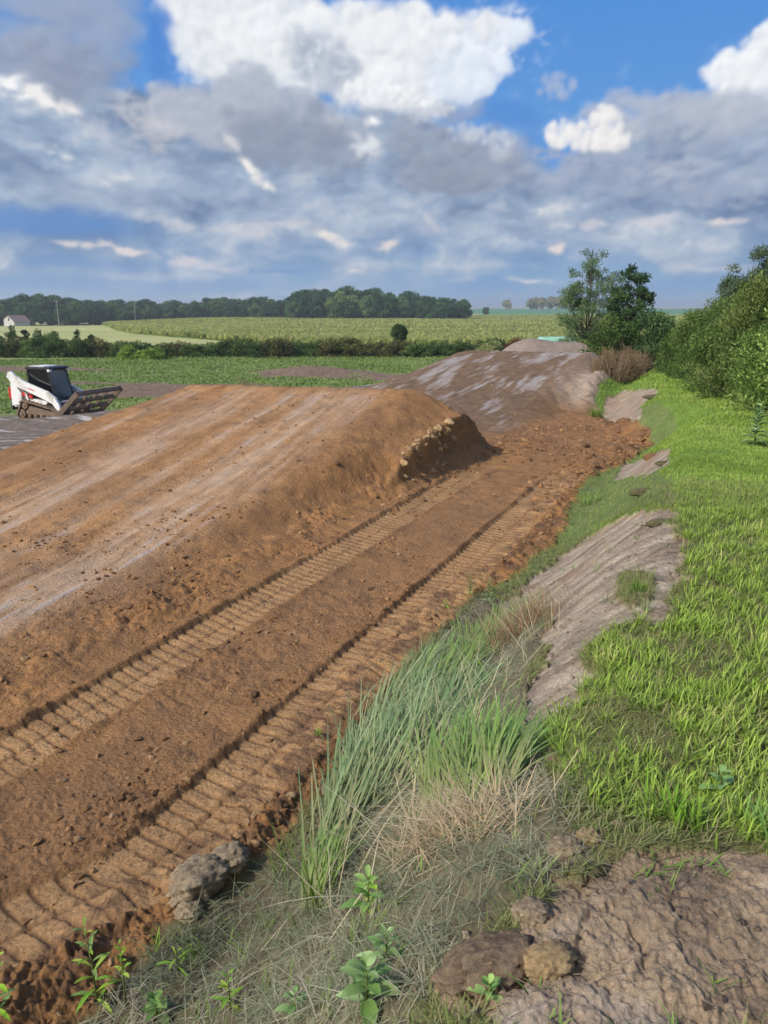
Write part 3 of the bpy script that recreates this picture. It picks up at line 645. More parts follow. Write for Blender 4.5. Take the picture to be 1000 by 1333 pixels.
# leaf tufts: blades springing from one crown
x, y, z = region_pts(18000, 1.6, 7.5, lambda *a: near_lush(*a)*.9, 1.3)
n = len(x); k = 9; X = np.repeat(x, k); Y = np.repeat(y, k); Z = np.repeat(z, k); n = n*k; v = np.repeat(rs.rand(n//k), k)*.7+.3*rs.rand(n)
V, F, C = ribbons(np.stack([X+rs.normal(0, .008, n), Y+rs.normal(0, .008, n), Z-.01], 1), rs.uniform(0, 6.28, n), .04+.07*rs.rand(n), .0035+.005*rs.rand(n), R(38)+R(45)*rs.rand(n), R(75)*rs.rand(n)+.1,
    pick(n, [(90, 120, 38), (118, 150, 50)], v), pick(n, [(138, 166, 72), (172, 200, 84), (198, 220, 108)], v), 3)
push(V, F, C)
# thatch and thin grass in the gaps
def thin(x, y, s, w, reg, mk): return ((reg == 2) & ~mk['hay'])*1.0
x, y, z = region_pts(300000, 1.3, 8, thin, 1.3); n = len(x); v = rs.rand(n)
V, F, C = ribbons(np.stack([x, y, z-.005], 1), rs.uniform(0, 6.28, n), .03+.07*rs.rand(n), .0025+.0025*rs.rand(n), R(5)+R(60)*rs.rand(n)**2, R(40)*rs.rand(n),
    pick(n, [(128, 118, 84), (108, 116, 66)], v), pick(n, [(176, 164, 126), (124, 140, 80), (140, 160, 84)], v), 2)
push(V, F, C)
# mown lawn further out
for r0, r1, cnt, hgt, wd in ((6.5, 12, 240000, .042, .0055), (12, 20, 190000, .060, .010), (20, 38, 130000, .08, .018)):
    x, y, z = region_pts(cnt, r0, r1, lambda x, y, s, w, reg, mk: (reg == 2)*np.where(mk['sod'], .15, 1.0)*np.clip(.8+fbm(x*1.5, y*1.5, 3, 305), .3, 1), 1.2, 5, 56); n = len(x)
    v = .5+1.1*fbm(x*.7, y*.7, 4, 310)+.6*(rs.rand(n)-.5)
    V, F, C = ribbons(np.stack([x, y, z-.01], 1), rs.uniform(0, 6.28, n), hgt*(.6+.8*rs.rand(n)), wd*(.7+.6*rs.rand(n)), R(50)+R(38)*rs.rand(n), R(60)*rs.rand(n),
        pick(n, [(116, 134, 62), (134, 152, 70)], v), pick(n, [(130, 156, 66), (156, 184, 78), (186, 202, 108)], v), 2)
    push(V, F, C)
flush('lawn_grass', BLADE, 'bright green tufted grass of the mown strip right of the dirt track', 'grass')

# meadow grass beyond the jumps
x, y, z = region_pts(90000, 30, 74, lambda x, y, s, w, reg, mk: (reg == 3)*(mk['patch'] < .5)*1.0, 1.2, -36, 37); n = len(x)
v = .5+1.2*fbm(x*.15, y*.4, 3, 320)+.4*(rs.rand(n)-.5)
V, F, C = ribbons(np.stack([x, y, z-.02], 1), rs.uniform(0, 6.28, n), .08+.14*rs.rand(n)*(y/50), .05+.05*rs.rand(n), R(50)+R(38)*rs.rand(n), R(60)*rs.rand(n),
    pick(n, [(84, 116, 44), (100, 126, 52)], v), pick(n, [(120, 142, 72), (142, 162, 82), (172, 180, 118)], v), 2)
push(V, F, C); flush('meadow_grass', BLADE, 'rough green meadow grass with churned gaps between the jumps and the shrub row', 'grass')

# corn: upright leafy clumps standing in rows
n = 110000; y = 82+(rs.rand(n)**1.35)*(420-82); x = y*rs.uniform(-.62, .66, n)
row = np.round((x*.9-y*.43)/1.5)*1.5; q = x*.43+y*.9; x = row*.9+q*.43; y = -row*.43+q*.9
k = inpoly(x, y, CORN) & (y > 78); x, y = x[k], y[k]; z = smooth_z(x, y); n = len(x)
v = .5+1.4*fbm(x*.012, y*.05, 4, 330)
for j in range(2):
    V, F, C = ribbons(np.stack([x+rs.normal(0, .1, n), y, z+.3], 1), rs.uniform(0, 6.28, n), 1.05+.25*rs.rand(n), .45+y/300, R(55)+R(26)*rs.rand(n), R(50)*rs.rand(n),
        pick(n, [(176, 184, 104), (188, 192, 114)], v), pick(n, [(176, 184, 106), (188, 192, 116), (200, 200, 126)], v), 2)
    push(V, F, C)
flush('corn_plants', attr_mat('corn_leaf', .8, .5, .1), 'wide field of green corn with pale tassels beyond the shrub row', 'corn')

# hay: flattened thin stems over the bank --------------------------------
def hayk(x, y, s, w, reg, mk): return (mk['hay'])*np.clip(.55+1.9*fbm(x*5, y*5, 4, 342, .6), .05, 1)
x, y, z = region_pts(105000, 1.2, 7, hayk, 1.4, -36, 22); n = len(x)
v = np.clip(.5+.8*fbm(x*2.2, y*2.2, 3, 340)+.7*(rs.rand(n)-.5), 0, 1)
V, F, C = ribbons(np.stack([x, y, z+.005+.05*rs.rand(n)**2], 1), R(20)+1.6*fbm(x*5, y*5, 2, 343)+rs.normal(0, .9, n)+np.pi*(rs.rand(n) < .4), .04+.18*rs.rand(n)**2.2, .0016+.0022*rs.rand(n), R(-6)+R(38)*rs.rand(n)**2, R(50)*rs.rand(n),
    pick(n, [(84, 80, 58), (116, 122, 88), (150, 148, 118), (196, 186, 158)], np.clip(v*.5+rs.rand(n)*.55, 0, 1)), pick(n, [(92, 112, 70), (124, 142, 104), (164, 164, 132), (206, 198, 172)], np.clip(v*.5+rs.rand(n)*.55, 0, 1)), 3)
push(V, F, C)
x, y, z = region_pts(9000, 3.2, 14, lambda x, y, s, w, reg, mk: mk['sod']*1.0, 1.2, 0, 30); n = len(x); v = rs.rand(n)
V, F, C = ribbons(np.stack([x, y, z+.02*rs.rand(n)], 1), R(60)+rs.normal(0, .9, n), .08+.15*rs.rand(n), .004+.003*rs.rand(n), R(5)+R(50)*rs.rand(n)**2, R(50)*rs.rand(n),
    pick(n, [(120, 114, 84), (96, 120, 60)], v), pick(n, [(158, 150, 116), (124, 150, 84)], v), 2)
push(V, F, C); flush('dry_grass', HAY, 'flattened grey green and straw coloured dry grass matted over the bank', 'grass')

# green shoots coming up through the mat, and on the bare clay rims
x, y, z = region_pts(5200, 1.2, 8, lambda x, y, s, w, reg, mk: np.where(mk['hay'], .55, np.where(mk['clay'], .22, 0))*np.clip(.3+2*fbm(x*3+2, y*3, 3, 345), 0, 1), 1.3, -36, 34)
n = len(x); k = 6; X = np.repeat(x, k); Y = np.repeat(y, k); Z = np.repeat(z, k); n = n*k; v = np.repeat(rs.rand(n//k), k)*.7+.3*rs.rand(n)
V, F, C = ribbons(np.stack([X+rs.normal(0, .012, n), Y+rs.normal(0, .012, n), Z-.005], 1), rs.uniform(0, 6.28, n), .03+.08*rs.rand(n), .0028+.004*rs.rand(n), R(25)+R(55)*rs.rand(n), R(60)*rs.rand(n),
    pick(n, [(84, 108, 48), (112, 132, 64)], v), pick(n, [(104, 136, 62), (140, 168, 80), (156, 174, 110)], v), 3)
push(V, F, C); flush('bank_grass', BLADE, 'thin green shoots growing through the dry matted grass and clay rims of the bank', 'grass')

# long blue-green sedge combed flat along the bank
def along(P0, P1, n, sp):
    a, b = np.array(at(*P0)), np.array(at(*P1)); t = rs.rand(n)
    q = a+(b-a)*t[:, None]+rs.normal(0, sp, (n, 2)); return q[:, 0], q[:, 1], t
for P0, P1, n, sp, hd, ln, ri in (((420, 1120), (470, 1010), 480, .05, 22, (.45, .85), 17), ((465, 1060), (545, 1000), 560, .06, 24, (.4, .85), 18), ((520, 985), (590, 930), 420, .07, 26, (.35, .7), 17),
                                  ((560, 900), (640, 840), 420, .09, 34, (.2, .5), 26), ((540, 960), (620, 900), 260, .08, 60, (.2, .5), 22), ((600, 850), (680, 800), 260, .09, 20, (.15, .4), 26), ((560, 1050), (640, 1050), 420, .035, 22, (.35, .6), 26), ((600, 1060), (655, 1040), 120, .03, 38, (.3, .5), 32), ((400, 1190), (430, 1150), 70, .03, 12, (.25, .4), 52), ((490, 960), (560, 880), 300, .08, 30, (.3, .6), 18)):
    x, y, t = along(P0, P1, n, sp); z = ground(x, y); v = rs.rand(n)
    hot = 1.0 if ri > 25.5 else 0.0
    V, F, C = ribbons(np.stack([x, y, z+.02], 1), R(hd)+rs.normal(0, .27, n), ln[0]+(ln[1]-ln[0])*rs.rand(n), .006+.005*rs.rand(n), R(ri)+rs.normal(0, .14, n), R(ri)*1.7+rs.normal(0, .25, n),
        pick(n, [(168, 150, 118), (132, 136, 92), (150, 150, 100)], v), pick(n, [(82, 122, 76), (108, 150, 96), (144, 176, 126), (184, 190, 150)] if not hot else [(84, 124, 74), (110, 154, 70), (138, 180, 84)], v), 6)
    push(V, F, C)
flush('sedge_grass', BLADE, 'long blue green grass blades combed flat in a sheaf on the bank', 'grass')
# stray stalks
n = 260; x, y, t = along((430, 1250), (700, 790), n, .16); z = ground(x, y); v = rs.rand(n)
V, F, C = ribbons(np.stack([x, y, z+.04], 1), rs.uniform(0, 6.28, n), .15+.35*rs.rand(n), .003+.002*rs.rand(n), R(10)+R(30)*rs.rand(n), R(30)*rs.rand(n), pick(n, [(176, 160, 120), (206, 196, 160)], v), pick(n, [(196, 184, 144), (222, 212, 180)], v), 4)
push(V, F, C)
n = 420; x, y, t = along((640, 850), (715, 800), n, .10); z = ground(x, y); v = rs.rand(n)
V, F, C = ribbons(np.stack([x, y, z+.02], 1), R(-40)+rs.normal(0, .7, n), .12+.25*rs.rand(n), .003+.002*rs.rand(n), R(20)+R(50)*rs.rand(n), R(60)*rs.rand(n), pick(n, [(132, 96, 76), (166, 140, 104)], v), pick(n, [(150, 112, 88), (196, 176, 136)], v), 4)
push(V, F, C)
n = 500; x, y, t = along((540, 1110), (650, 1080), n, .07); z = ground(x, y); v = rs.rand(n)
V, F, C = ribbons(np.stack([x, y, z+.02], 1), R(10)+rs.normal(0, 1.3, n), .08+.22*rs.rand(n), .003+.002*rs.rand(n), R(4)+R(34)*rs.rand(n), R(50)*rs.rand(n), pick(n, [(168, 140, 110), (196, 176, 140)], v), pick(n, [(190, 166, 130), (216, 200, 166)], v), 4)
push(V, F, C)
x, y, z = region_pts(5000, 1.2, 8, lambda x, y, s, w, reg, mk: mk['clay']*np.clip(.3+1.5*fbm(x*2, y*2, 3, 347), .02, 1), 1.3, -5, 36); n = len(x); v = rs.rand(n)
V, F, C = ribbons(np.stack([x, y, z+.008], 1), rs.uniform(0, 6.28, n), .03+.10*rs.rand(n)**2, .0016+.001*rs.rand(n), R(-4)+R(14)*rs.rand(n), R(10)*rs.rand(n), pick(n, [(150, 130, 104), (196, 180, 150)], v), pick(n, [(170, 150, 120), (206, 192, 164)], v), 2)
push(V, F, C)
flush('dead_stalks', HAY, 'scattered long pale dead stalks lying over the matted grass', 'stalks')

# small soil clods strewn on the loose dirt
def icos():
    import bmesh
    bm = bmesh.new(); bmesh.ops.create_icosphere(bm, subdivisions=1, radius=1); v = np.array([p.co[:] for p in bm.verts]); f = np.array([[q.index for q in fc.verts] for fc in bm.faces]); bm.free(); return v, f
IV, IF = icos()
def clods(n, r0, r1, kf, s0, s1, a0=-36, a1=36, cl=None):
    x, y, z = region_pts(n, r0, r1, kf, 1.2, a0, a1); m = len(x)
    sz = s0+(s1-s0)*rs.rand(m)**4; rot = rs.uniform(0, 6.28, m)
    P = IV[None]*(1+.30*rs.normal(size=(m, len(IV), 1)))*np.stack([sz, sz*rs.uniform(.6, 1, m), sz*rs.uniform(.5, .8, m)], 1)[:, None]
    cx, sx = np.cos(rot)[:, None], np.sin(rot)[:, None]
    P = np.stack([P[..., 0]*cx-P[..., 1]*sx, P[..., 0]*sx+P[..., 1]*cx, P[..., 2]], -1)+np.stack([x, y, z+sz*.15], 1)[:, None]
    F = (np.arange(m)*len(IV))[:, None, None]+IF[None]
    v = rs.rand(m); C = pick(m, cl or [(128, 96, 66), (160, 118, 78), (184, 138, 90), (196, 160, 120)], v)
    push(P.reshape(-1, 3), F.reshape(-1, 3), np.repeat(C, len(IV), 0)*.8)
def kd(x, y, s, w, reg, mk):
    t = np.minimum(np.abs(w+2.27), np.abs(w+3.72)) < .25
    sh = np.exp(-((w-edge_w(s)+.2)/.3)**2)
    return (reg == 0)*np.where(t & (s < 11), .05, np.clip(.25+fbm(x*1.1, y*1.1, 3, 350)+.8*sh, .03, 1))
clods(26000, 1.7, 9, kd, .004, .030)
clods(15000, 8, 26, kd, .005, .032)
IV = np.array([(1, 0, 0), (-1, 0, 0), (0, 1, 0), (0, -1, 0), (0, 0, 1), (0, 0, -1)], float); IF = np.array([(0, 2, 4), (2, 1, 4), (1, 3, 4), (3, 0, 4), (2, 0, 5), (1, 2, 5), (3, 1, 5), (0, 3, 5)])
clods(120000, 1.7, 8, lambda x, y, s, w, reg, mk: kd(x, y, s, w, reg, mk)*np.clip(.5+1.5*fbm(x*3, y*3, 3, 352), .1, 1), .003, .013)
clods(16000, 9, 19, lambda x, y, s, w, reg, mk: (reg == 0)*(np.exp(-((w+4.0)/.35)**2)*(s > 8.5)+.35*(s > 12.5)*(w > -4)+np.exp(-((w-edge_w(s)+.3)/.4)**2)*.8), .012, .07)
clods(60000, 1.2, 7, lambda x, y, s, w, reg, mk: np.where(mk['clay'] | mk['hay'], 1, 0)*np.where(mk['clay'], .5, .12)*np.clip(.2+2.2*fbm(x*3, y*3, 4, 353, .6), 0, 1), .003, .018, -36, 36, [(118, 100, 84), (150, 130, 110), (178, 158, 134), (196, 178, 154)])
flush('soil_clods', EARTH, 'small brown crumbs and clods of soil strewn over the loose dirt and clay', 'clods')

# ------------------------------------------------------------------ named lumps
def lump(name, px, py, size, cols, label, cat, seed, sq=(1, .8, .6), rot=0.0, group=None, dz=0.0, n=4):
    import bmesh
    bm = bmesh.new(); bmesh.ops.create_icosphere(bm, subdivisions=n, radius=1); v = np.array([p.co[:] for p in bm.verts]); f = np.array([[q.index for q in fc.verts] for fc in bm.faces]); bm.free()
    k = bil(v[:, 0]*1.3+seed, v[:, 1]*1.3+v[:, 2]*1.7, 4, seed, .6)-.5; k2 = fbm(v[:, 0]*4+v[:, 2]*3, v[:, 1]*4-seed+v[:, 2]*2, 4, seed+4, .65)
    if n == 2: v = v*(1+.35*np.sign(np.sin(v*3.1+seed))*np.abs(np.sin(v*5.7+seed*2)))
    v = v*(1+.5*k+.3*k2)[:, None]*np.array(sq)*size
    c = pick(len(v), cols, np.clip(.5+.9*k2+.3*k, 0, 1))
    x, y = at(px, py) if px is not None else xy(*py); o = npmesh(name, v, f, EARTH, col=c, wet=np.zeros(len(v)), smooth=n > 2)
    o.location = (x, y, gz_at(x, y)+dz+size*sq[2]*.25); o.rotation_euler = (0, 0, rot)
    return tag(o, label, cat, group)
GREYC = [(132, 112, 88), (166, 146, 118), (190, 172, 142)]; ORC = [(150, 122, 84), (180, 152, 112), (200, 176, 138)]; BRC = [(96, 72, 54), (128, 98, 72), (150, 116, 84)]
lump('clay_clod', 262, 1158, .12, GREYC, 'large crumbly pale grey clay clod on the orange dirt at the bank toe', 'clod', 3, (1.25, .85, .7), .9)
lump('clay_clod', 300, 1132, .085, GREYC, 'grey clay clod just behind the largest pale clod at the bank toe', 'clod', 8, (1.1, .9, .7), .4)
lump('clay_clod', 247, 1195, .06, GREYC, 'small grey clod just below the largest pale clod', 'clod', 9, (1, .9, .7), .2)
lump('clay_clod', 427, 1028, .05, GREYC, 'rounded grey brown clod beside the combed sedge', 'clod', 12)
lump('clay_clod', 380, 1045, .03, ORC, 'small tan stone like clod at the edge of the tread track', 'clod', 13)
lump('clay_clod', 712, 1285, .055, ORC, 'yellowish tan clod sitting on the wet clay mound', 'clod', 15, (1.2, .8, .7), .3)
lump('clay_clod', 640, 1278, .11, [(110, 90, 70), (144, 122, 98), (164, 142, 114)], 'broad smooth grey clay slab left of the yellowish clod', 'clod', 16, (1.3, .7, .45), .3)
lump('clay_clod', 690, 1215, .05, GREYC, 'knobbly clod on the left rim of the wet clay mound', 'clod', 18)
lump('clay_clod', 735, 1122, .05, GREYC, 'crumbly light clod half sunk in the turf above the clay mound', 'clod', 19, (1.2, .8, .6))
lump('clay_clod', 806, 1088, .025, GREYC, 'small flat pale clod in the grass above the clay mound', 'clod', 20)
lump('clay_clod', 765, 1105, .04, ORC, 'tan clod between the crumbly light clod and the small flat one', 'clod', 23)
lump('clay_clod', 728, 985, .035, [(150, 118, 100), (176, 146, 126)], 'reddish clod in the gap beside the sedge tips', 'clod', 24, (1.3, .9, .4))
rc = np.random.RandomState(3)
for i in range(34):
    f = i/33; lump('clay_chunk', None, (9.9+2.2*f, -4.36+rc.normal(0, .04)), rc.uniform(.03, .075), [(150, 116, 76), (184, 150, 106), (208, 186, 146)], 'pale tan clay chunk in the broken edge of the first jump', 'clay chunk', 30+i, (1.2, .8, .8), rc.uniform(0, 6), 'pale chunks along the broken edge', dz=-.03, n=2)
for i, (px, py, s_, lb) in enumerate([(170, 797, .035, 'dark round clod alone on the lower ramp face'), (296, 728, .04, 'pale tan flat clod half way up the ramp'), (438, 605, .05, 'dark clod on the pale streak near the crest'), (675, 770, .05, 'dark crumb of soil beside the bare clay patch'), (330, 905, .04, 'flat clod between the two tread tracks')]):
    lump('soil_clod', px, py, s_, BRC, lb, 'clod', 50+i, (1, .8, .6), i*1.1, n=3)
for i, (px, py, s_, lb) in enumerate([(868, 672, .10, 'torn strip of sod at the upper edge of the bare clay patch'), (842, 640, .12, 'ridge of torn turf on the sod shelf beyond the bare patch'), (868, 598, .09, 'torn sod piece on the small clay patch by the pushed dirt'), (852, 517, .16, 'long flat sod slab on the grass below the dead brush')]):
    lump('sod_clump', px, py, s_, [(78, 68, 50), (110, 104, 70), (130, 120, 92)], lb, 'sod clump', 60+i, (1.9, .6, .35), .3, n=3, dz=-.02)
r2 = np.random.RandomState(5)
for i in range(60):                                      # heaps of pushed dirt along the far right edge of the track
    px = r2.uniform(740, 850); py = 600-(px-740)*.32+r2.normal(0, 12)+ (8 if px < 790 else 0)
    lump('dirt_heap', px, py, r2.uniform(.05, .15), [(104, 78, 56), (140, 104, 72), (168, 126, 84)], 'crumbling orange brown lump in the windrow of pushed dirt', 'dirt lump', 80+i, (1.1, .9, .6), r2.uniform(0, 6), 'lumps of the dirt windrow at the grass edge', dz=-.03, n=3)

# ------------------------------------------------------------------ weeds
def weed(px, py, h, nl, ll, cols, label, seed, name='weed', broad=.22, lean=(0, 0), top=.0, group=None, stem_c=(96, 104, 50)):
    r = np.random.RandomState(seed); x, y = at(px, py); t = empty(name, (x, y, gz_at(x, y)), r.uniform(0, 6))
    t.rotation_euler[2] = 0
    m = MB(); tip = Vector((lean[0]*h, lean[1]*h, h)); mid = tip*.5+Vector((lean[0]*-.1*h, 0, .03*h))
    m.tube([(0, 0, -.03), mid, tip], [.0045, .0035, .0012], 5); m.build('stem', solid('weed_stem', lin(*stem_c), .7), t, smooth=True)
    V = []; F = []; C = []; b = 0
    for i in range(nl):
        f = (top+(1-top)*(i+.5)/nl); P = mid*2*f*(1-f)+tip*f*f if f < 1 else tip
        P = Vector((0, 0, 0))*(1-f)**2+mid*2*f*(1-f)+tip*f*f
        az = i*2.4+r.uniform(-.3, .3); L = ll*(1.1-.55*f)*r.uniform(.75, 1.15); rise = .35+.8*f*r.uniform(.6, 1.1)
        d = Vector((math.sin(az), math.cos(az), 0)); sd_ = Vector((d.y, -d.x, 0)); cc = lin(*cols[r.randint(len(cols))])*r.uniform(.85, 1.15)
        pts = []
        for k, (q, wq_) in enumerate([(0, .15), (.25, .75), (.55, 1), (.82, .6), (1, .03)]):
            p_ = P+d*(L*q*math.cos(rise))+Vector((0, 0, L*(q*math.sin(rise)-.45*q*q))); hw = L*broad*.5*wq_
            pts += [p_-sd_*hw+Vector((0, 0, hw*.35)), p_, p_+sd_*hw+Vector((0, 0, hw*.35))]
        V += [tuple(p_) for p_ in pts]; C += [cc]*15
        for k in range(4):
            for j in range(2): F.append((b+k*3+j, b+k*3+j+1, b+k*3+j+4, b+k*3+j+3))
        b += 15
    npmesh('foliage', V, F, LEAF, t, col=np.array(C), smooth=True)
    return tag(t, label, 'weed', group)
YG = [(150, 190, 60), (128, 172, 60), (176, 200, 84)]; MG = [(104, 140, 72), (128, 162, 84), (150, 180, 104)]; BG = [(116, 148, 88), (138, 168, 104), (160, 188, 126)]
weed(128, 1310, .30, 22, .12, YG+MG, 'tall narrow leaved shoot over the tread track in the left corner', 1, broad=.16, lean=(-.18, .25))
weed(165, 1318, .24, 14, .06, YG, 'thin weed with yellow green top beside the tall shoot', 2, broad=.3, lean=(-.1, .25), top=.45)
weed(0, 1345, .26, 14, .12, YG+MG, 'bright green weed cut off by the left picture edge', 3, broad=.2, lean=(0, .1))
weed(205, 1330, .10, 12, .09, MG, 'jagged low green weed at the foot of the orange bank', 4, broad=.45)
weed(232, 1270, .10, 7, .11, YG, 'small upright grass like weed near the largest clod', 5, broad=.12, top=.0)
weed(612, 778, .22, 26, .06, MG, 'bushy green weed, left of the pair at the head of the matted grass', 6, broad=.2)
weed(636, 785, .24, 22, .08, BG, 'paler feathery weed, right of the pair at the head of the matted grass', 7, broad=.2)
weed(580, 792, .09, 10, .05, YG, 'tiny yellow green sprout on the tread track edge', 8, broad=.3)
weed(480, 1190, .16, 14, .11, MG+YG, 'broad leaved green weed amid the hay below the sedge', 9, broad=.34)
weed(503, 1262, .12, 20, .09, BG, 'dense blue green leafy weed below the broad leaved one', 10, broad=.24)
weed(478, 1330, .14, 18, .12, MG+BG, 'large leafy weed with oval leaves at the bottom of the hay', 11, broad=.38)
weed(636, 1322, .05, 9, .06, MG, 'small dark green rosette left of the clay mound', 12, broad=.4)
weed(625, 890, .13, 14, .10, MG+YG, 'fresh green leafy shoot growing through the flattened sedge', 13, broad=.26)
weed(415, 962, .05, 16, .05, YG, 'little pale lime tuft on the soil beside the tread track', 14, broad=.12)
weed(935, 1040, .10, 10, .09, BG, 'blue green broad leaved weed in the turf above the bright tuft', 15, broad=.45)
weed(385, 1330, .10, 10, .08, BG, 'low bluish weed in the hay at the bottom edge', 16, broad=.4)
weed(982, 580, .5, 30, .22, BG, 'blue green leafy weed at the shaded edge of the big hedge', 17, broad=.5)
weed(300, 1320, .16, 12, .08, YG, 'spindly lime green shoot in the hay near the bottom edge', 18, broad=.2)
weed(840, 790, .05, 16, .08, MG, 'grass tuft at the rim of the bare clay patch', 19, broad=.1)
def tuft(px, py, n, h, wdt, cols, label, lean=0, sp=.02):
    x, y = at(px, py); P = np.stack([x+rs.normal(0, sp, n), y+rs.normal(0, sp, n), np.full(n, gz_at(x, y))], 1); v = rs.rand(n)
    V, F, C = ribbons(P, R(lean)+rs.normal(0, 1.6, n), h*(.6+.5*rs.rand(n)), np.full(n, wdt), R(65)+R(22)*rs.rand(n), R(45)*rs.rand(n)+.1, pick(n, [(120, 140, 60), (96, 124, 50)], v), pick(n, cols, v), 5)
    tag(npmesh('grass_tuft', V, F, BLADE, col=C), label, 'grass tuft')
tuft(880, 1085, 50, .13, .008, [(130, 190, 50), (170, 214, 80)], 'brightest yellow green tuft at the upper rim of the clay mound', sp=.035)
tuft(990, 1100, 34, .13, .006, [(110, 160, 70), (150, 190, 110)], 'silvery green tuft overhanging the clay mound at the right', sp=.03)
tuft(415, 1190, 16, .36, .007, [(96, 140, 50), (140, 180, 70)], 'upright tuft of green blades rising from the hay left of the broad weed')
tuft(375, 1160, 9, .34, .005, [(96, 140, 60), (140, 176, 80)], 'lone tall grass spikes in front of the largest pale clod')
tuft(205, 1245, 8, .10, .006, [(130, 180, 50), (170, 204, 80)], 'short lime tuft between the thin weed and the pale clod')
tuft(255, 1258, 8, .10, .006, [(110, 160, 50), (150, 190, 70)], 'short green tuft at the foot of the pale clod')
tuft(828, 768, 60, .09, .006, [(96, 140, 50), (140, 176, 70)], 'round island of grass in the middle of the bare clay patch', sp=.035)
tuft(775, 545, 90, .30, .014, [(110, 150, 60), (150, 180, 90)], 'light green grass clump on the bank beyond the pushed dirt', sp=.09)
tuft(770, 655, 60, .20, .007, [(124, 150, 70), (150, 180, 90)], 'wispy grass clump hanging over the end of the tread track', sp=.08)

# ------------------------------------------------------------------ trees and shrubs
WIL = gcols((72, 92, 58), (98, 120, 76), (130, 150, 108)); DKG = gcols((52, 78, 42), (78, 108, 58), (114, 142, 82)); HED = gcols((70, 98, 48), (108, 134, 64), (154, 174, 96)); HED2 = gcols((68, 88, 44), (102, 120, 60), (148, 154, 90))
x, y = on(757, 38); t = tree_thing('willow_tree', (0, 0, 0), 6.5, 3.5, 170, 19000, .14, WIL, .04, .07, 'round', wr=.24, wind=(.15, 0, .1), seed=2, crad=(.06, .12), stems=3, shell=.15, up=.5)
place(t, x, y, -.1); tag(t, 'tall airy willow with thin windblown top behind the grey heap', 'tree')
x, y = on(806, 37); t = tree_thing('ash_tree', (0, 0, 0), 5.6, 2.7, 120, 11500, .15, DKG, .06, .06, 'round', seed=4, crad=(.07, .14), stems=2, shell=.2); place(t, x, y, -.1); tag(t, 'dark green smaller tree close on the right of the willow', 'tree')
x, y = on(838, 35); t = tree_thing('leafy_shrub', (0, 0, 0), 3.1, 3.0, 70, 13000, .15, DKG, .02, .04, 'bush', seed=5, crad=(.12, .2)); place(t, x, y, -.1); tag(t, 'dense dark rounded shrub at the far end of the grass strip', 'shrub')
x, y = on(790, 33); t = tree_thing('leafy_shrub', (0, 0, 0), 2.5, 2.8, 50, 9000, .14, gcols((50, 76, 30), (84, 108, 46), (120, 140, 70)), .02, .04, 'bush', seed=6, crad=(.12, .2)); place(t, x, y, -.2); tag(t, 'mid green shrub under the dark tree behind the dead brush', 'shrub')
x, y = on(755, 37); t = tree_thing('flowering_shrub', (0, 0, 0), 1.6, 1.9, 40, 6000, .14, gcols((90, 116, 56), (150, 166, 90), (204, 208, 150)), .02, .03, 'bush', seed=7, crad=(.12, .2)); place(t, x, y, .1); tag(t, 'shrub with creamy pale leaves at the foot of the willow', 'shrub')
x, y = on(955, 30); t = tree_thing('willow_tree', (0, 0, 0), 4.5, 2.9, 110, 20000, .14, gcols((66, 86, 56), (98, 118, 82), (140, 156, 122)), .1, .06, 'round', wr=.24, wind=(.6, 0, .1), seed=9, crad=(.08, .14), shell=.2); place(t, x, y, 0); tag(t, 'silvery windblown tree top rising behind the big hedge', 'tree')
# big hedge on the right: a few built shrubs, then copies
hb = [tree_thing('hedge_shrub', (0, 0, 0), 2.5, 3.0, 150, 44000, .072, HED, .0, .04, 'bush', seed=20, crad=(.08, .14), shell=.35),
      tree_thing('hedge_shrub', (0, 0, 0), 2.4, 2.8, 140, 40000, .072, HED2, .0, .04, 'bush', seed=21, crad=(.08, .14), shell=.35, up=.6),
      tree_thing('hedge_shrub', (0, 0, 0), 2.0, 2.6, 120, 34000, .078, gcols((50, 74, 36), (88, 112, 54), (150, 166, 96)), .0, .04, 'bush', seed=22, crad=(.08, .15), shell=.35)]
hl = [(15.2, 2.1, 0, 1.0, 'olive green hedge shrub nearest the camera at the right picture edge'), (17.6, 1.3, 1, 1.0, 'browner hedge shrub beside the nearest one'), (19.8, .9, 0, .9, 'deep green hedge shrub bulging onto the lawn'),
      (22.5, .5, 2, .92, 'pale leaved hedge shrub in the middle of the hedge front'), (25.2, -.1, 0, .86, 'green hedge shrub before the far pale one'), (28.0, -.7, 2, .95, 'light tipped hedge shrub at the far corner of the hedge'),
      (17.5, 3.6, 1, 1.3, 'tall brown green shrub high behind the nearest hedge shrub'), (20.5, 3.3, 0, 1.22, 'tall green shrub in the second row of the hedge'), (24.0, 2.6, 1, 1.1, 'olive shrub in the second row below the silvery tree'),
      (27.5, 2.0, 2, 1.0, 'shrub in the second row toward the field'), (31.0, .6, 0, .9, 'last low shrub of the hedge against the corn field'), (13.2, 3.4, 0, 1.1, 'hedge shrub just outside the right picture edge'), (15.2, 5.0, 1, 1.4, 'tallest hedge shrub at the upper right'), (22, 5.4, 0, 1.3, 'green shrub deep in the hedge'), (31.5, 3.2, 1, .95, 'rusty green shrub at the back of the hedge')]
used = set()
for s_, w_, k, sc, lb in hl:
    o = hb[k] if k not in used else copy_tree(hb[k]); used.add(k)
    sc *= 1.12; X, Y = xy(s_, w_-.55); place(o, X, Y, -.08, rnd.uniform(0, 6.28), (sc, sc, sc*1.0)); tag(o, lb, 'shrub', 'shrubs of the big hedge on the right')
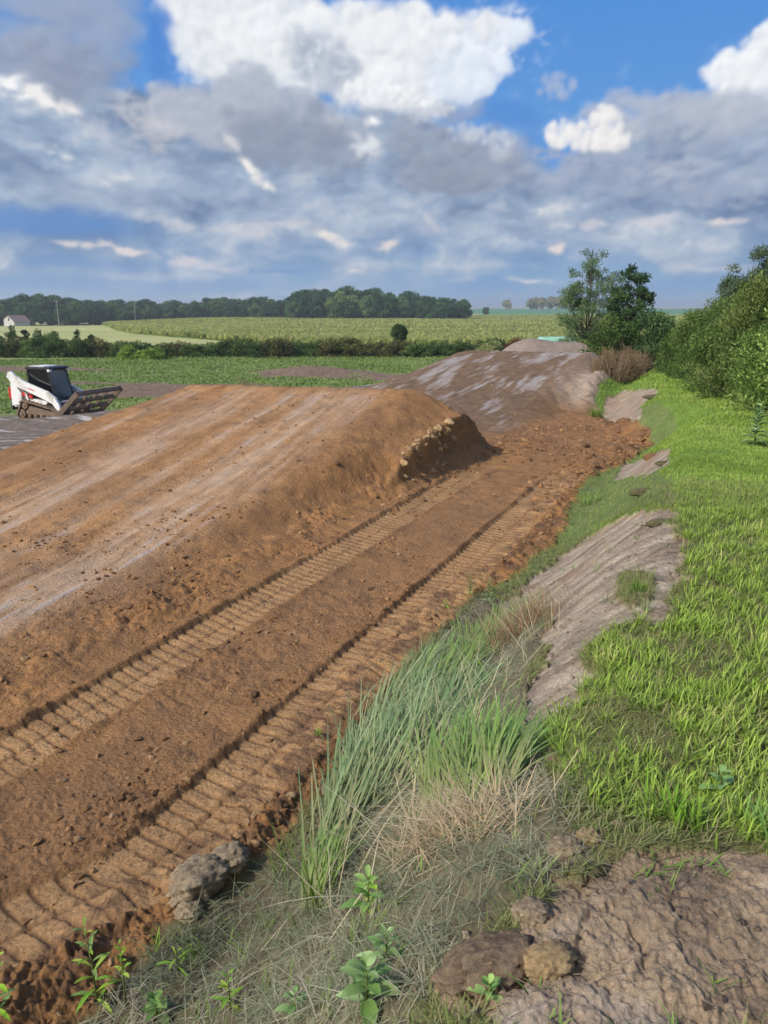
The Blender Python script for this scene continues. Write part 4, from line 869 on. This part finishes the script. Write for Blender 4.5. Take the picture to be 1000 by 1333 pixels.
# dead brush
def brush(px, py, d, h, wdt, n, label, seed, col=TWIG):
    r = np.random.RandomState(seed); m = MB(); X, Y = on(px, d)
    for i in range(n):
        a = r.uniform(0, 6.28); q = r.uniform(.1, 1)**.6; b = Vector((math.cos(a)*q*.3*wdt, math.sin(a)*q*.3*wdt, -.05)); e = Vector((math.cos(a)*q*wdt*.5, math.sin(a)*q*wdt*.5, h*r.uniform(.5, 1)*(1.1-.5*q)))
        mid = (b+e)/2+Vector(r.normal(0, .06, 3)); m.tube([b, mid, e], [.014, .010, .004], 3, cap=False)
        for j in range(5):
            f = r.uniform(.3, .95); p0 = b*(1-f)+e*f; p1 = p0+Vector(r.normal(0, .16, 3))+Vector((0, 0, .12)); m.tube([p0, p1], [.007, .003], 3, cap=False)
    t = empty('dead_bush', (0, 0, 0)); m.build('twigs', col, t); place(t, X, Y); return tag(t, label, 'dead bush')
brush(800, 490, 25, 1.25, 2.0, 230, 'leafless brown dead bush on the tan berm beside the grass strip', 3)
brush(826, 478, 28, 1.1, 1.3, 90, 'lower dead twiggy bush right behind the leafless brown one', 4)
brush(318, 487, 34, .9, 1.2, 30, 'thin bare twigs standing on the meadow just over the ramp crest', 6)

# shrub row across the meadow
HR = [gcols((54, 80, 40), (84, 110, 54), (120, 142, 74)), gcols((64, 80, 40), (100, 104, 54), (140, 128, 76)), gcols((58, 86, 40), (92, 116, 54), (130, 148, 78))]
hrp = [tree_thing('row_shrub', (0, 0, 0), 2.3, 3.6, 60, 5200, .26, HR[k], .0, .05, 'bush', seed=40+k, crad=(.10, .18), shell=.3) for k in range(3)]
LB = ['dark green shrub in the long shrub row across the meadow', 'rust tinged shrub in the long shrub row across the meadow', 'mid green shrub in the long shrub row across the meadow']
used = set(); r3 = np.random.RandomState(9); q = -44.0
while q < 24:
    k = [0, 1, 2, 0, 2][r3.randint(5)] if q < -18 or q > 2 else r3.randint(3)
    dep = 72+r3.uniform(-1.5, 1.5); sc = r3.uniform(.8, 1.15)*(1.0 if q < -20 else .92)
    o = hrp[k] if k not in used else copy_tree(hrp[k]); used.add(k)
    place(o, q, dep, -.1, r3.uniform(0, 6.28), (sc*1.05, sc, sc*r3.uniform(.68, .86))); tag(o, LB[k], 'shrub', ['dark green shrubs of the row', 'rusty shrubs of the row', 'mid green shrubs of the row'][k])
    q += 1.75*sc
def single(name, px, d, h, wd, cols, label, cat, seed, env='bush', n=5000, lz=.22, th=.0, dz=-.1):
    X, Y = on(px, d); t = tree_thing(name, (0, 0, 0), h, wd, 45, n, lz, cols, th, .05, env, seed=seed, crad=(.12, .2)); place(t, X, Y, dz); return tag(t, label, cat)
single('row_shrub', 672, 66, 1.9, 2.9, gcols((96, 44, 28), (132, 62, 40), (128, 96, 50)), 'rusty red shrub near the right end of the shrub row', 'shrub', 60)
single('row_shrub', 636, 67, 1.6, 3.0, gcols((96, 116, 62), (150, 156, 96), (196, 192, 140)), 'pale blooming shrub left of the rusty red one', 'shrub', 61)
single('row_shrub', 712, 60, 1.7, 2.4, gcols((84, 116, 60), (130, 150, 84), (176, 184, 120)), 'light green shrub by the turquoise tarp', 'shrub', 62)
single('row_shrub', 692, 64, 1.4, 2.0, gcols((50, 86, 34), (80, 116, 50), (110, 140, 70)), 'low bright green shrub between the red shrub and the tarp', 'shrub', 63)
single('row_shrub', 178, 68, 1.15, 2.6, gcols((96, 126, 44), (134, 160, 62), (166, 184, 88)), 'left of two yellow green bushes in front of the shrub row', 'bush', 64)
single('row_shrub', 207, 68, 1.2, 2.7, gcols((104, 132, 48), (140, 168, 66), (170, 190, 90)), 'right of two yellow green bushes in front of the shrub row', 'bush', 65)
single('young_tree', 520, 74, 3.3, 1.6, HR[0], 'small round tree standing above the middle of the shrub row', 'tree', 66, 'round', th=.45, dz=0)
CN = ['small dark pointed tree above the shrub row at the left picture edge', 'broadest dark pointed tree above the left shrub row', 'smallest pointed tree, between the broad one and a pair', 'left tree of a pair of pointed trees above the shrub row', 'right tree of a pair of pointed trees above the shrub row', 'pointed tree nearest the yellow green bushes', 'low pointed tree just right of the one nearest the yellow bushes']
for i, (px, h, wd) in enumerate([(8, 3.3, 2.6), (28, 4.1, 2.5), (45, 3.3, 1.9), (64, 3.5, 2.5), (80, 3.7, 2.3), (111, 3.1, 2.2), (127, 3.0, 2.0)]):
    single('pointed_tree', px, 77, h+.2, wd, gcols((36, 62, 28), (60, 90, 38), (96, 122, 58)), CN[i], 'tree', 70+i, 'cone', 3000, .24)

# far woods: individual trees copied from a few
WD = [gcols((52, 82, 54), (80, 114, 68), (114, 144, 84)), gcols((62, 92, 54), (94, 124, 70), (130, 154, 92)), gcols((44, 74, 54), (66, 100, 66), (96, 128, 82)), gcols((78, 102, 60), (112, 136, 76), (150, 166, 104))]
wp = [tree_thing('broadleaf_tree', (0, 0, 0), 12.0, 11.5, 60, 5200, .85, WD[k], .10, .25, 'round', seed=90+k, crad=(.09, .16), shell=.35) for k in range(4)]
WL = ['dark green', 'mid green', 'bluish green', 'light green']
used = set()
def wood(pxs, where, group, dist, hfun, step, rows=3, seed=1):
    r = np.random.RandomState(seed)
    for row in range(rows):
        px = pxs[0]+row*step*.4
        while px < pxs[1]:
            d = dist(px)+row*9+r.uniform(-4, 4); k = [0, 2, 0, 1, 2, 3][r.randint(6)] if row == 0 else [0, 2, 2, 1][r.randint(4)]
            h = hfun(px)*r.uniform(.85, 1.06)*(.82 if row == 0 else 1.0)
            o = wp[k] if k not in used else copy_tree(wp[k]); used.add(k)
            X, Y = on(px, d); sc = h/12.0; place(o, X, Y, -.6, r.uniform(0, 6.28), (sc*1.1, sc*1.1, sc))
            tag(o, f'{WL[k]} rounded broadleaf tree in {where}', 'tree', f'{WL[k]} trees of {group}')
            px += step*r.uniform(.8, 1.2)*sc
wood((-40, 385), 'the long far tree line left of the grove', 'the far tree line', lambda p: np.interp(p, [0, 130, 250, 385], [285, 300, 330, 320]), lambda p: np.interp(p, [-40, 0, 70, 120, 160, 210, 240, 300, 350, 385], [10.5, 10.5, 13.0, 11.5, 9.3, 9.3, 8.6, 9.6, 10.4, 9.5]), 26, 3, 4)
wood((388, 610), 'the dark grove in the middle of the far field', 'the far grove', lambda p: 300, lambda p: np.interp(p, [380, 400, 430, 470, 500, 520, 560, 600, 612], [10, 12.6, 13, 12.6, 13.0, 11.6, 11.0, 9.5, 8.3]), 25, 3, 6)
PAL = gcols((110, 120, 72), (152, 152, 96), (190, 180, 124))  # yellowish sunlight on the far trees put into the leaf colours
wf = tree_thing('broadleaf_tree', (0, 0, 0), 12.0, 11.0, 40, 2600, 1.0, PAL, .15, .25, 'round', seed=99, crad=(.1, .18), shell=.35)
for i, (px, d, h, lb, gr) in enumerate([(628, 480, 5.5, 'lone dark round tree right of the grove', None), (654, 820, 12, 'lone pale slender tree on the far horizon', None), (684, 800, 13, 0, 1), (692, 805, 14, 0, 1), (700, 800, 14, 0, 1), (708, 810, 15, 0, 1), (716, 800, 15, 0, 1), (724, 810, 15, 0, 1), (732, 800, 14, 0, 1)]):
    if i == 0: o = copy_tree(wp[0])
    elif i == 1: o = wf
    else: o = copy_tree(wf)
    X, Y = on(px, d); sc = h/12; place(o, X, Y, -.3, i*1.3, (sc*(.5 if i == 1 else .9), sc*.9, sc)); tag(o, lb or 'pale sunlit tree in the short far row left of the willow', 'tree', 'pale trees of the far row' if gr else None)

# ------------------------------------------------------------------ farm building and poles
t = empty('barn', (0, 0, 0)); WH = solid('barn_siding', lin(196, 196, 192), .8, scale=1.5, dirt=lin(150, 150, 146)); RF = solid('barn_roof', lin(150, 126, 118), .8, scale=2)
MB().prism([(-3.4, 0), (3.4, 0), (3.4, 2.5), (0, 5.2), (-3.4, 5.2*.5+1.2)], 0, 9).build('wall', WH, t)
m = MB(); m.prism([(-3.8, 3.5), (0, 5.35), (3.8, 2.3), (3.8, 2.15), (0, 5.2), (-3.8, 3.35)], -.3, 9.3); m.build('roof', RF, t)
MB().box((.1, -.05, 3.5), (.7, .12, 1.5)).build('hayloft_door', solid('dark_opening', lin(40, 42, 46), .8), t)
X, Y = on(27, 268); place(t, X, Y, -.3, R(-24), .74); tag(t, 'small pale barn with reddish roof before the far tree line', 'barn')
for px, d, h, lb in ((90, 255, 8.5, 'grey utility pole before the far tree line near the barn'), (187, 300, 8.5, 'grey utility pole before the trees right of the dark field')):
    t = empty('utility_pole'); PM = solid('pole_wood', lin(150, 146, 138), .9)
    MB().tube([(0, 0, -.3), (0, 0, h)], [.16, .11], 8).build('pole', PM, t); MB().box((0, 0, h-.6), (2.0, .1, .12)).build('crossarm', PM, t)
    X, Y = on(px, d); place(t, X, Y); tag(t, lb, 'utility pole')
# turquoise tarp sheet folded over a low stack beyond the heap
x = np.linspace(-1, 1, 30); y = np.linspace(-.6, .6, 12); Xg, Yg = np.meshgrid(x, y, indexing='ij'); Zg = .42*(1-np.clip((np.abs(Xg)-.75)/.25, 0, 1)**2)*(1-np.clip((np.abs(Yg)-.4)/.2, 0, 1)**2)+.03*fbm(Xg*3, Yg*3, 3, 7)
TV = np.stack([Xg.ravel()*1.35, Yg.ravel(), Zg.ravel()], 1); i0 = np.arange(29)[:, None]*12; j0 = np.arange(11)[None]; TF = np.stack([i0+j0, i0+12+j0, i0+13+j0, i0+j0+1], -1).reshape(-1, 4)
o = npmesh('tarp', TV, TF, solid('turquoise_plastic', lin(150, 200, 178), .5), smooth=True); X, Y = on(722, 44); place(o, X, Y, 0); o.location.z = 2.6-44*.0405-.42+.1; tag(o, 'turquoise tarp over a low stack behind the grey heap', 'tarp')
MB().box((X, Y, o.location.z-.7), (2.5, 1.0, 1.4)).build('tarp_stack', solid('weathered_wood', lin(120, 104, 86), .9)); bpy.context.view_layer.update()
tag(bpy.data.objects['tarp_stack'], 'weathered low stack under the turquoise tarp', 'stack')

# ------------------------------------------------------------------ compact track loader
LD = empty('track_loader'); mud = lin(120, 98, 78)
WHT = solid('white_paint', lin(228, 228, 226), .35, dirt=lin(176, 164, 150), scale=2.2, amt=.35); BLK = solid('black_paint', lin(34, 34, 36), .45, dirt=lin(70, 62, 56), scale=5)
RUB = solid('muddy_rubber', lin(104, 88, 74), .95, dirt=lin(136, 114, 92), scale=4, amt=1.0, bump=.02); STL = solid('muddy_steel', lin(84, 72, 62), .8, dirt=lin(120, 100, 82), scale=5, amt=.9)
REDM = solid('red_plastic', lin(206, 36, 32), .4); GLS = solid('sky_toned_glass', lin(56, 74, 92), .04, spec=1.0, dirt=lin(30, 38, 48), scale=1.2, amt=1); SDG = solid('side_glass', lin(16, 18, 22), .12); LMP = solid('lamp_glass', lin(230, 226, 214), .2); SEAT = solid('seat_vinyl', lin(30, 30, 32), .6)  # windshield glass: reflected sky put into its blue colour, mottled darker
def belt(y0, y1):
    C_ = [(-.80, .22, .22), (.88, .24, .24), (-.62, .56, .20)]       # rear idler, front idler, raised drive sprocket
    pts = []
    for k in range(180, 271, 15): pts.append((C_[0][0]+.22*math.cos(R(k)), C_[0][1]+.22*math.sin(R(k))))
    for k in range(270, 431, 15): pts.append((C_[1][0]+.24*math.cos(R(k)), C_[1][1]+.24*math.sin(R(k))))
    for k in range(75, 181, 15): pts.append((C_[2][0]+.20*math.cos(R(k)), C_[2][1]+.20*math.sin(R(k))))
    dense = []
    for i in range(len(pts)):
        a, b = pts[i], pts[(i+1) % len(pts)]; L = math.hypot(b[0]-a[0], b[1]-a[1]); k = max(1, int(L/.045))
        for j in range(k): dense.append((a[0]+(b[0]-a[0])*j/k, a[1]+(b[1]-a[1])*j/k))
    n = len(dense); c = (sum(p[0] for p in dense)/n, sum(p[1] for p in dense)/n); m = MB(); V = []
    for i, p_ in enumerate(dense):
        a, b = dense[i-1], dense[(i+1) % n]; nx, nz = b[1]-a[1], -(b[0]-a[0]); l = math.hypot(nx, nz); nx, nz = nx/l, nz/l
        lug = .028 if (i//2) % 2 == 0 else 0
        o_, i_ = (p_[0]+nx*lug, p_[1]+nz*lug), (p_[0]-nx*.05, p_[1]-nz*.05)
        V += [(o_[0], y0, o_[1]), (o_[0], y1, o_[1]), (i_[0], y1, i_[1]), (i_[0], y0, i_[1])]
    F = []
    for i in range(n):
        a, b = i*4, ((i+1) % n)*4
        for k in range(4): F.append((a+k, a+(k+1) % 4, b+(k+1) % 4, b+k))
    m.add(V, F); return m
for sgn in (-1, 1):
    y0, y1 = sorted((sgn*.53, sgn*.85)); tk = belt(y0, y1).build('track', RUB, LD)
    for cx, cz, r_ in ((-.80, .23, .17), (.88, .25, .19), (-.62, .56, .15), (-.42, .14, .09), (-.12, .14, .09), (.18, .14, .09), (.48, .14, .09)):
        MB().tube([(cx, sgn*.56, cz), (cx, sgn*.80, cz)], [r_, r_], 16).tube([(cx, sgn*.80, cz), (cx, sgn*.83, cz)], [r_*.45, r_*.4], 10).build('wheel', RUB, tk)
    MB().prism([(-.7, .22), (.75, .2), (.72, .36), (-.4, .52)], *sorted((sgn*.58, sgn*.76))).build('track_frame', RUB, tk)
MB().prism([(-1.15, .28), (1.0, .26), (1.05, .62), (.6, .82), (-.6, .86), (-1.2, .8)], -.5, .5).build('chassis', BLK, LD, .02)
eb = MB().prism([(-1.42, .42), (-.62, .42), (-.62, 1.30), (-1.05, 1.36), (-1.38, 1.28)], -.56, .56).build('engine_cover', WHT, LD, .03)
MB().prism([(-1.50, .32), (-1.42, .32), (-1.40, .80), (-1.48, .80)], -.62, .62).build('rear_bumper', BLK, LD, .01)
for sgn in (-1, 1):
    MB().box((-1.40, sgn*.66, .98), (.12, .08, .42)).build('tail_light', REDM, LD, .01)
    s0, s1 = sorted((sgn*.60, sgn*.70)); MB().prism([(-1.36, .50), (-.86, .56), (-.80, .98), (-1.00, 1.20), (-.98, 1.58), (-1.24, 1.62), (-1.32, 1.30)], s0, s1).build('upright', WHT, LD, .012)
    s0, s1 = sorted((sgn*.71, sgn*.82))
    arm = MB().prism([(-1.34, 1.62), (-1.24, 1.80), (-1.06, 1.82), (-.92, 1.68), (-.50, 1.46), (.10, 1.28), (.62, 1.12), (.98, .90), (1.16, .62), (1.26, .12), (1.08, .10), (1.00, .46), (.82, .66), (.48, .80), (-.10, 1.00), (-.62, 1.16), (-.92, 1.26), (-1.14, 1.40)], s0, s1).build('lift_arm', WHT, LD, .012)
    MB().prism([(-.30, 1.20), (.02, 1.11), (.02, 1.14), (-.30, 1.24)], *sorted((sgn*.822, sgn*.826))).build('arm_stripe', REDM, arm)
    lk = MB(); lk.tube([(-.92, sgn*.66, 1.28), (-.30, sgn*.66, .78)], .045, 8).build('lift_cylinder', STL, LD)
    MB().prism([(-.78, .92), (-.28, .80), (-.28, .96), (-.74, 1.10)], *sorted((sgn*.62, sgn*.70))).build('cylinder_guard', REDM, LD, .01)
    MB().prism([(-.62, .62), (.35, .60), (.50, .74), (-.30, .80), (-.56, .78)], *sorted((sgn*.52, sgn*.68))).build('side_panel', WHT, LD, .01)
    MB().prism([(-.46, .62), (-.38, .62), (-.52, 1.05), (-.60, 1.03)], *sorted((sgn*.70, sgn*.74))).build('control_link', WHT, LD)
    MB().tube([(.92, sgn*.62, .75), (1.22, sgn*.56, .34)], .04, 8).build('tilt_cylinder', STL, LD)
for sgn in (-1, 1):
    lv = MB()
    for k in range(5): lv.box((-1.02, sgn*.565, .66+.09*k), (.34, .02, .03))
    lv.build('louver', BLK, LD)
    MB().tube([(-.95, sgn*.69, 1.22), (-.55, sgn*.75, 1.02), (.15, sgn*.70, .95), (.80, sgn*.69, .62)], .018, 5).build('hose', BLK, LD)
MB().tube([(1.02, -.30, .60), (1.30, -.34, .78), (1.42, -.30, .50)], .018, 5).tube([(1.02, -.22, .60), (1.32, -.24, .82), (1.46, -.2, .5)], .018, 5).build('hose', BLK, LD)
cb = MB()
for sgn in (-1, 1):
    for a, b in (((-.60, .80), (-.62, 1.92)), ((.40, 1.90), (.66, .72)), ((-.62, 1.92), (.40, 1.90)), ((-.60, .84), (.62, .80))):
        cb.tube([(a[0], sgn*.44, a[1]), (b[0], sgn*.44, b[1])], .042, 6)
cb.tube([(.40, -.44, 1.90), (.40, .44, 1.90)], .05, 6).tube([(.64, -.44, .78), (.64, .44, .78)], .06, 6).tube([(-.62, -.44, 1.92), (-.62, .44, 1.92)], .045, 6)
cab = cb.build('cab', BLK, LD)
MB().prism([(-.70, 1.90), (.50, 1.90), (.54, 1.94), (.48, 1.99), (-.66, 1.99)], -.50, .50).build('roof', BLK, cab, .012)
MB().prism([(-.60, 1.992), (.12, 1.992), (.12, 2.01), (-.60, 2.01)], -.36, .36).build('roof_hatch', WHT, cab)
MB().prism([(.41, 1.86), (.64, .84), (.65, .84), (.42, 1.86)], -.40, .40).build('windshield', GLS, cab)
for sgn in (-1, 1):
    MB().prism([(-.57, .88), (.58, .86), (.36, 1.86), (-.58, 1.88)], *sorted((sgn*.425, sgn*.435))).build('side_window', SDG, cab)
    MB().box((.50, sgn*.46, 1.87), (.12, .12, .09)).build('work_light', LMP, cab, .01)
MB().prism([(-.62, .88), (-.61, .88), (-.63, 1.88), (-.64, 1.88)], -.40, .40).build('rear_window', SDG, cab)
MB().box((-.1, 0, 1.05), (.45, .48, .14)).box((-.32, 0, 1.36), (.12, .46, .6)).build('seat', SEAT, cab, .03)
MB().tube([(.60, -.30, .90), (.30, -.15, 1.80)], .012, 5).build('wiper', BLK, cab)
MB().box((1.02, 0, .50), (.10, 1.10, .16)).box((1.24, 0, .34), (.08, 1.05, .40)).build('attachment_plate', STL, LD, .015)
MB().box((.86, 0, .62), (.12, .9, .22)).build('front_step', WHT, LD, .01)
# land-levelling frame: rails and cross bars, pitched up
fr = empty('leveling_frame'); fr.parent = LD; fr.location = (1.30, 0, .22); fr.rotation_euler = (0, R(-40), 0)
for yy in (-1.15, 1.15): MB().box((.72, yy, 0), (1.50, .07, .20)).build('side_rail', STL, fr, .008)
for yy in (-.5, 0, .5): MB().box((.72, yy, .01), (1.44, .05, .09)).build('rail', STL, fr, .006)
for xx in (0.0, .48, .96, 1.44): MB().box((xx, 0, -.01), (.08, 2.22, .15)).build('cross_bar', STL, fr, .008)
MB().box((-.05, 0, .12), (.05, 1.1, .45)).build('mount_plate', STL, fr, .01)
X, Y = on(70, 29.0); place(LD, X, Y, .06, R(-22), 1.0)
tag(LD, 'white compact track loader with black cab and steel leveling frame on the grey dirt', 'track loader')

# ------------------------------------------------------------------ haze
hm = bpy.data.materials.new('haze_air'); hm.use_nodes = True; hn = hm.node_tree; hn.nodes.clear()
pv = hn.nodes.new('ShaderNodeVolumePrincipled'); pv.inputs['Color'].default_value = (.86, .91, 1.0, 1); pv.inputs['Density'].default_value = .0005; pv.inputs['Anisotropy'].default_value = .2
hn.links.new(pv.outputs[0], hn.nodes.new('ShaderNodeOutputMaterial').inputs['Volume'])
zlo = float(GV[:, 2].min())-1.0; zhi = 24.0
hz = MB().box((0, 0, (zlo+zhi)/2), (6400, 6400, zhi-zlo)).build('haze', hm); tag(hz, 'thin pale haze over the fields', 'haze', kind='stuff')
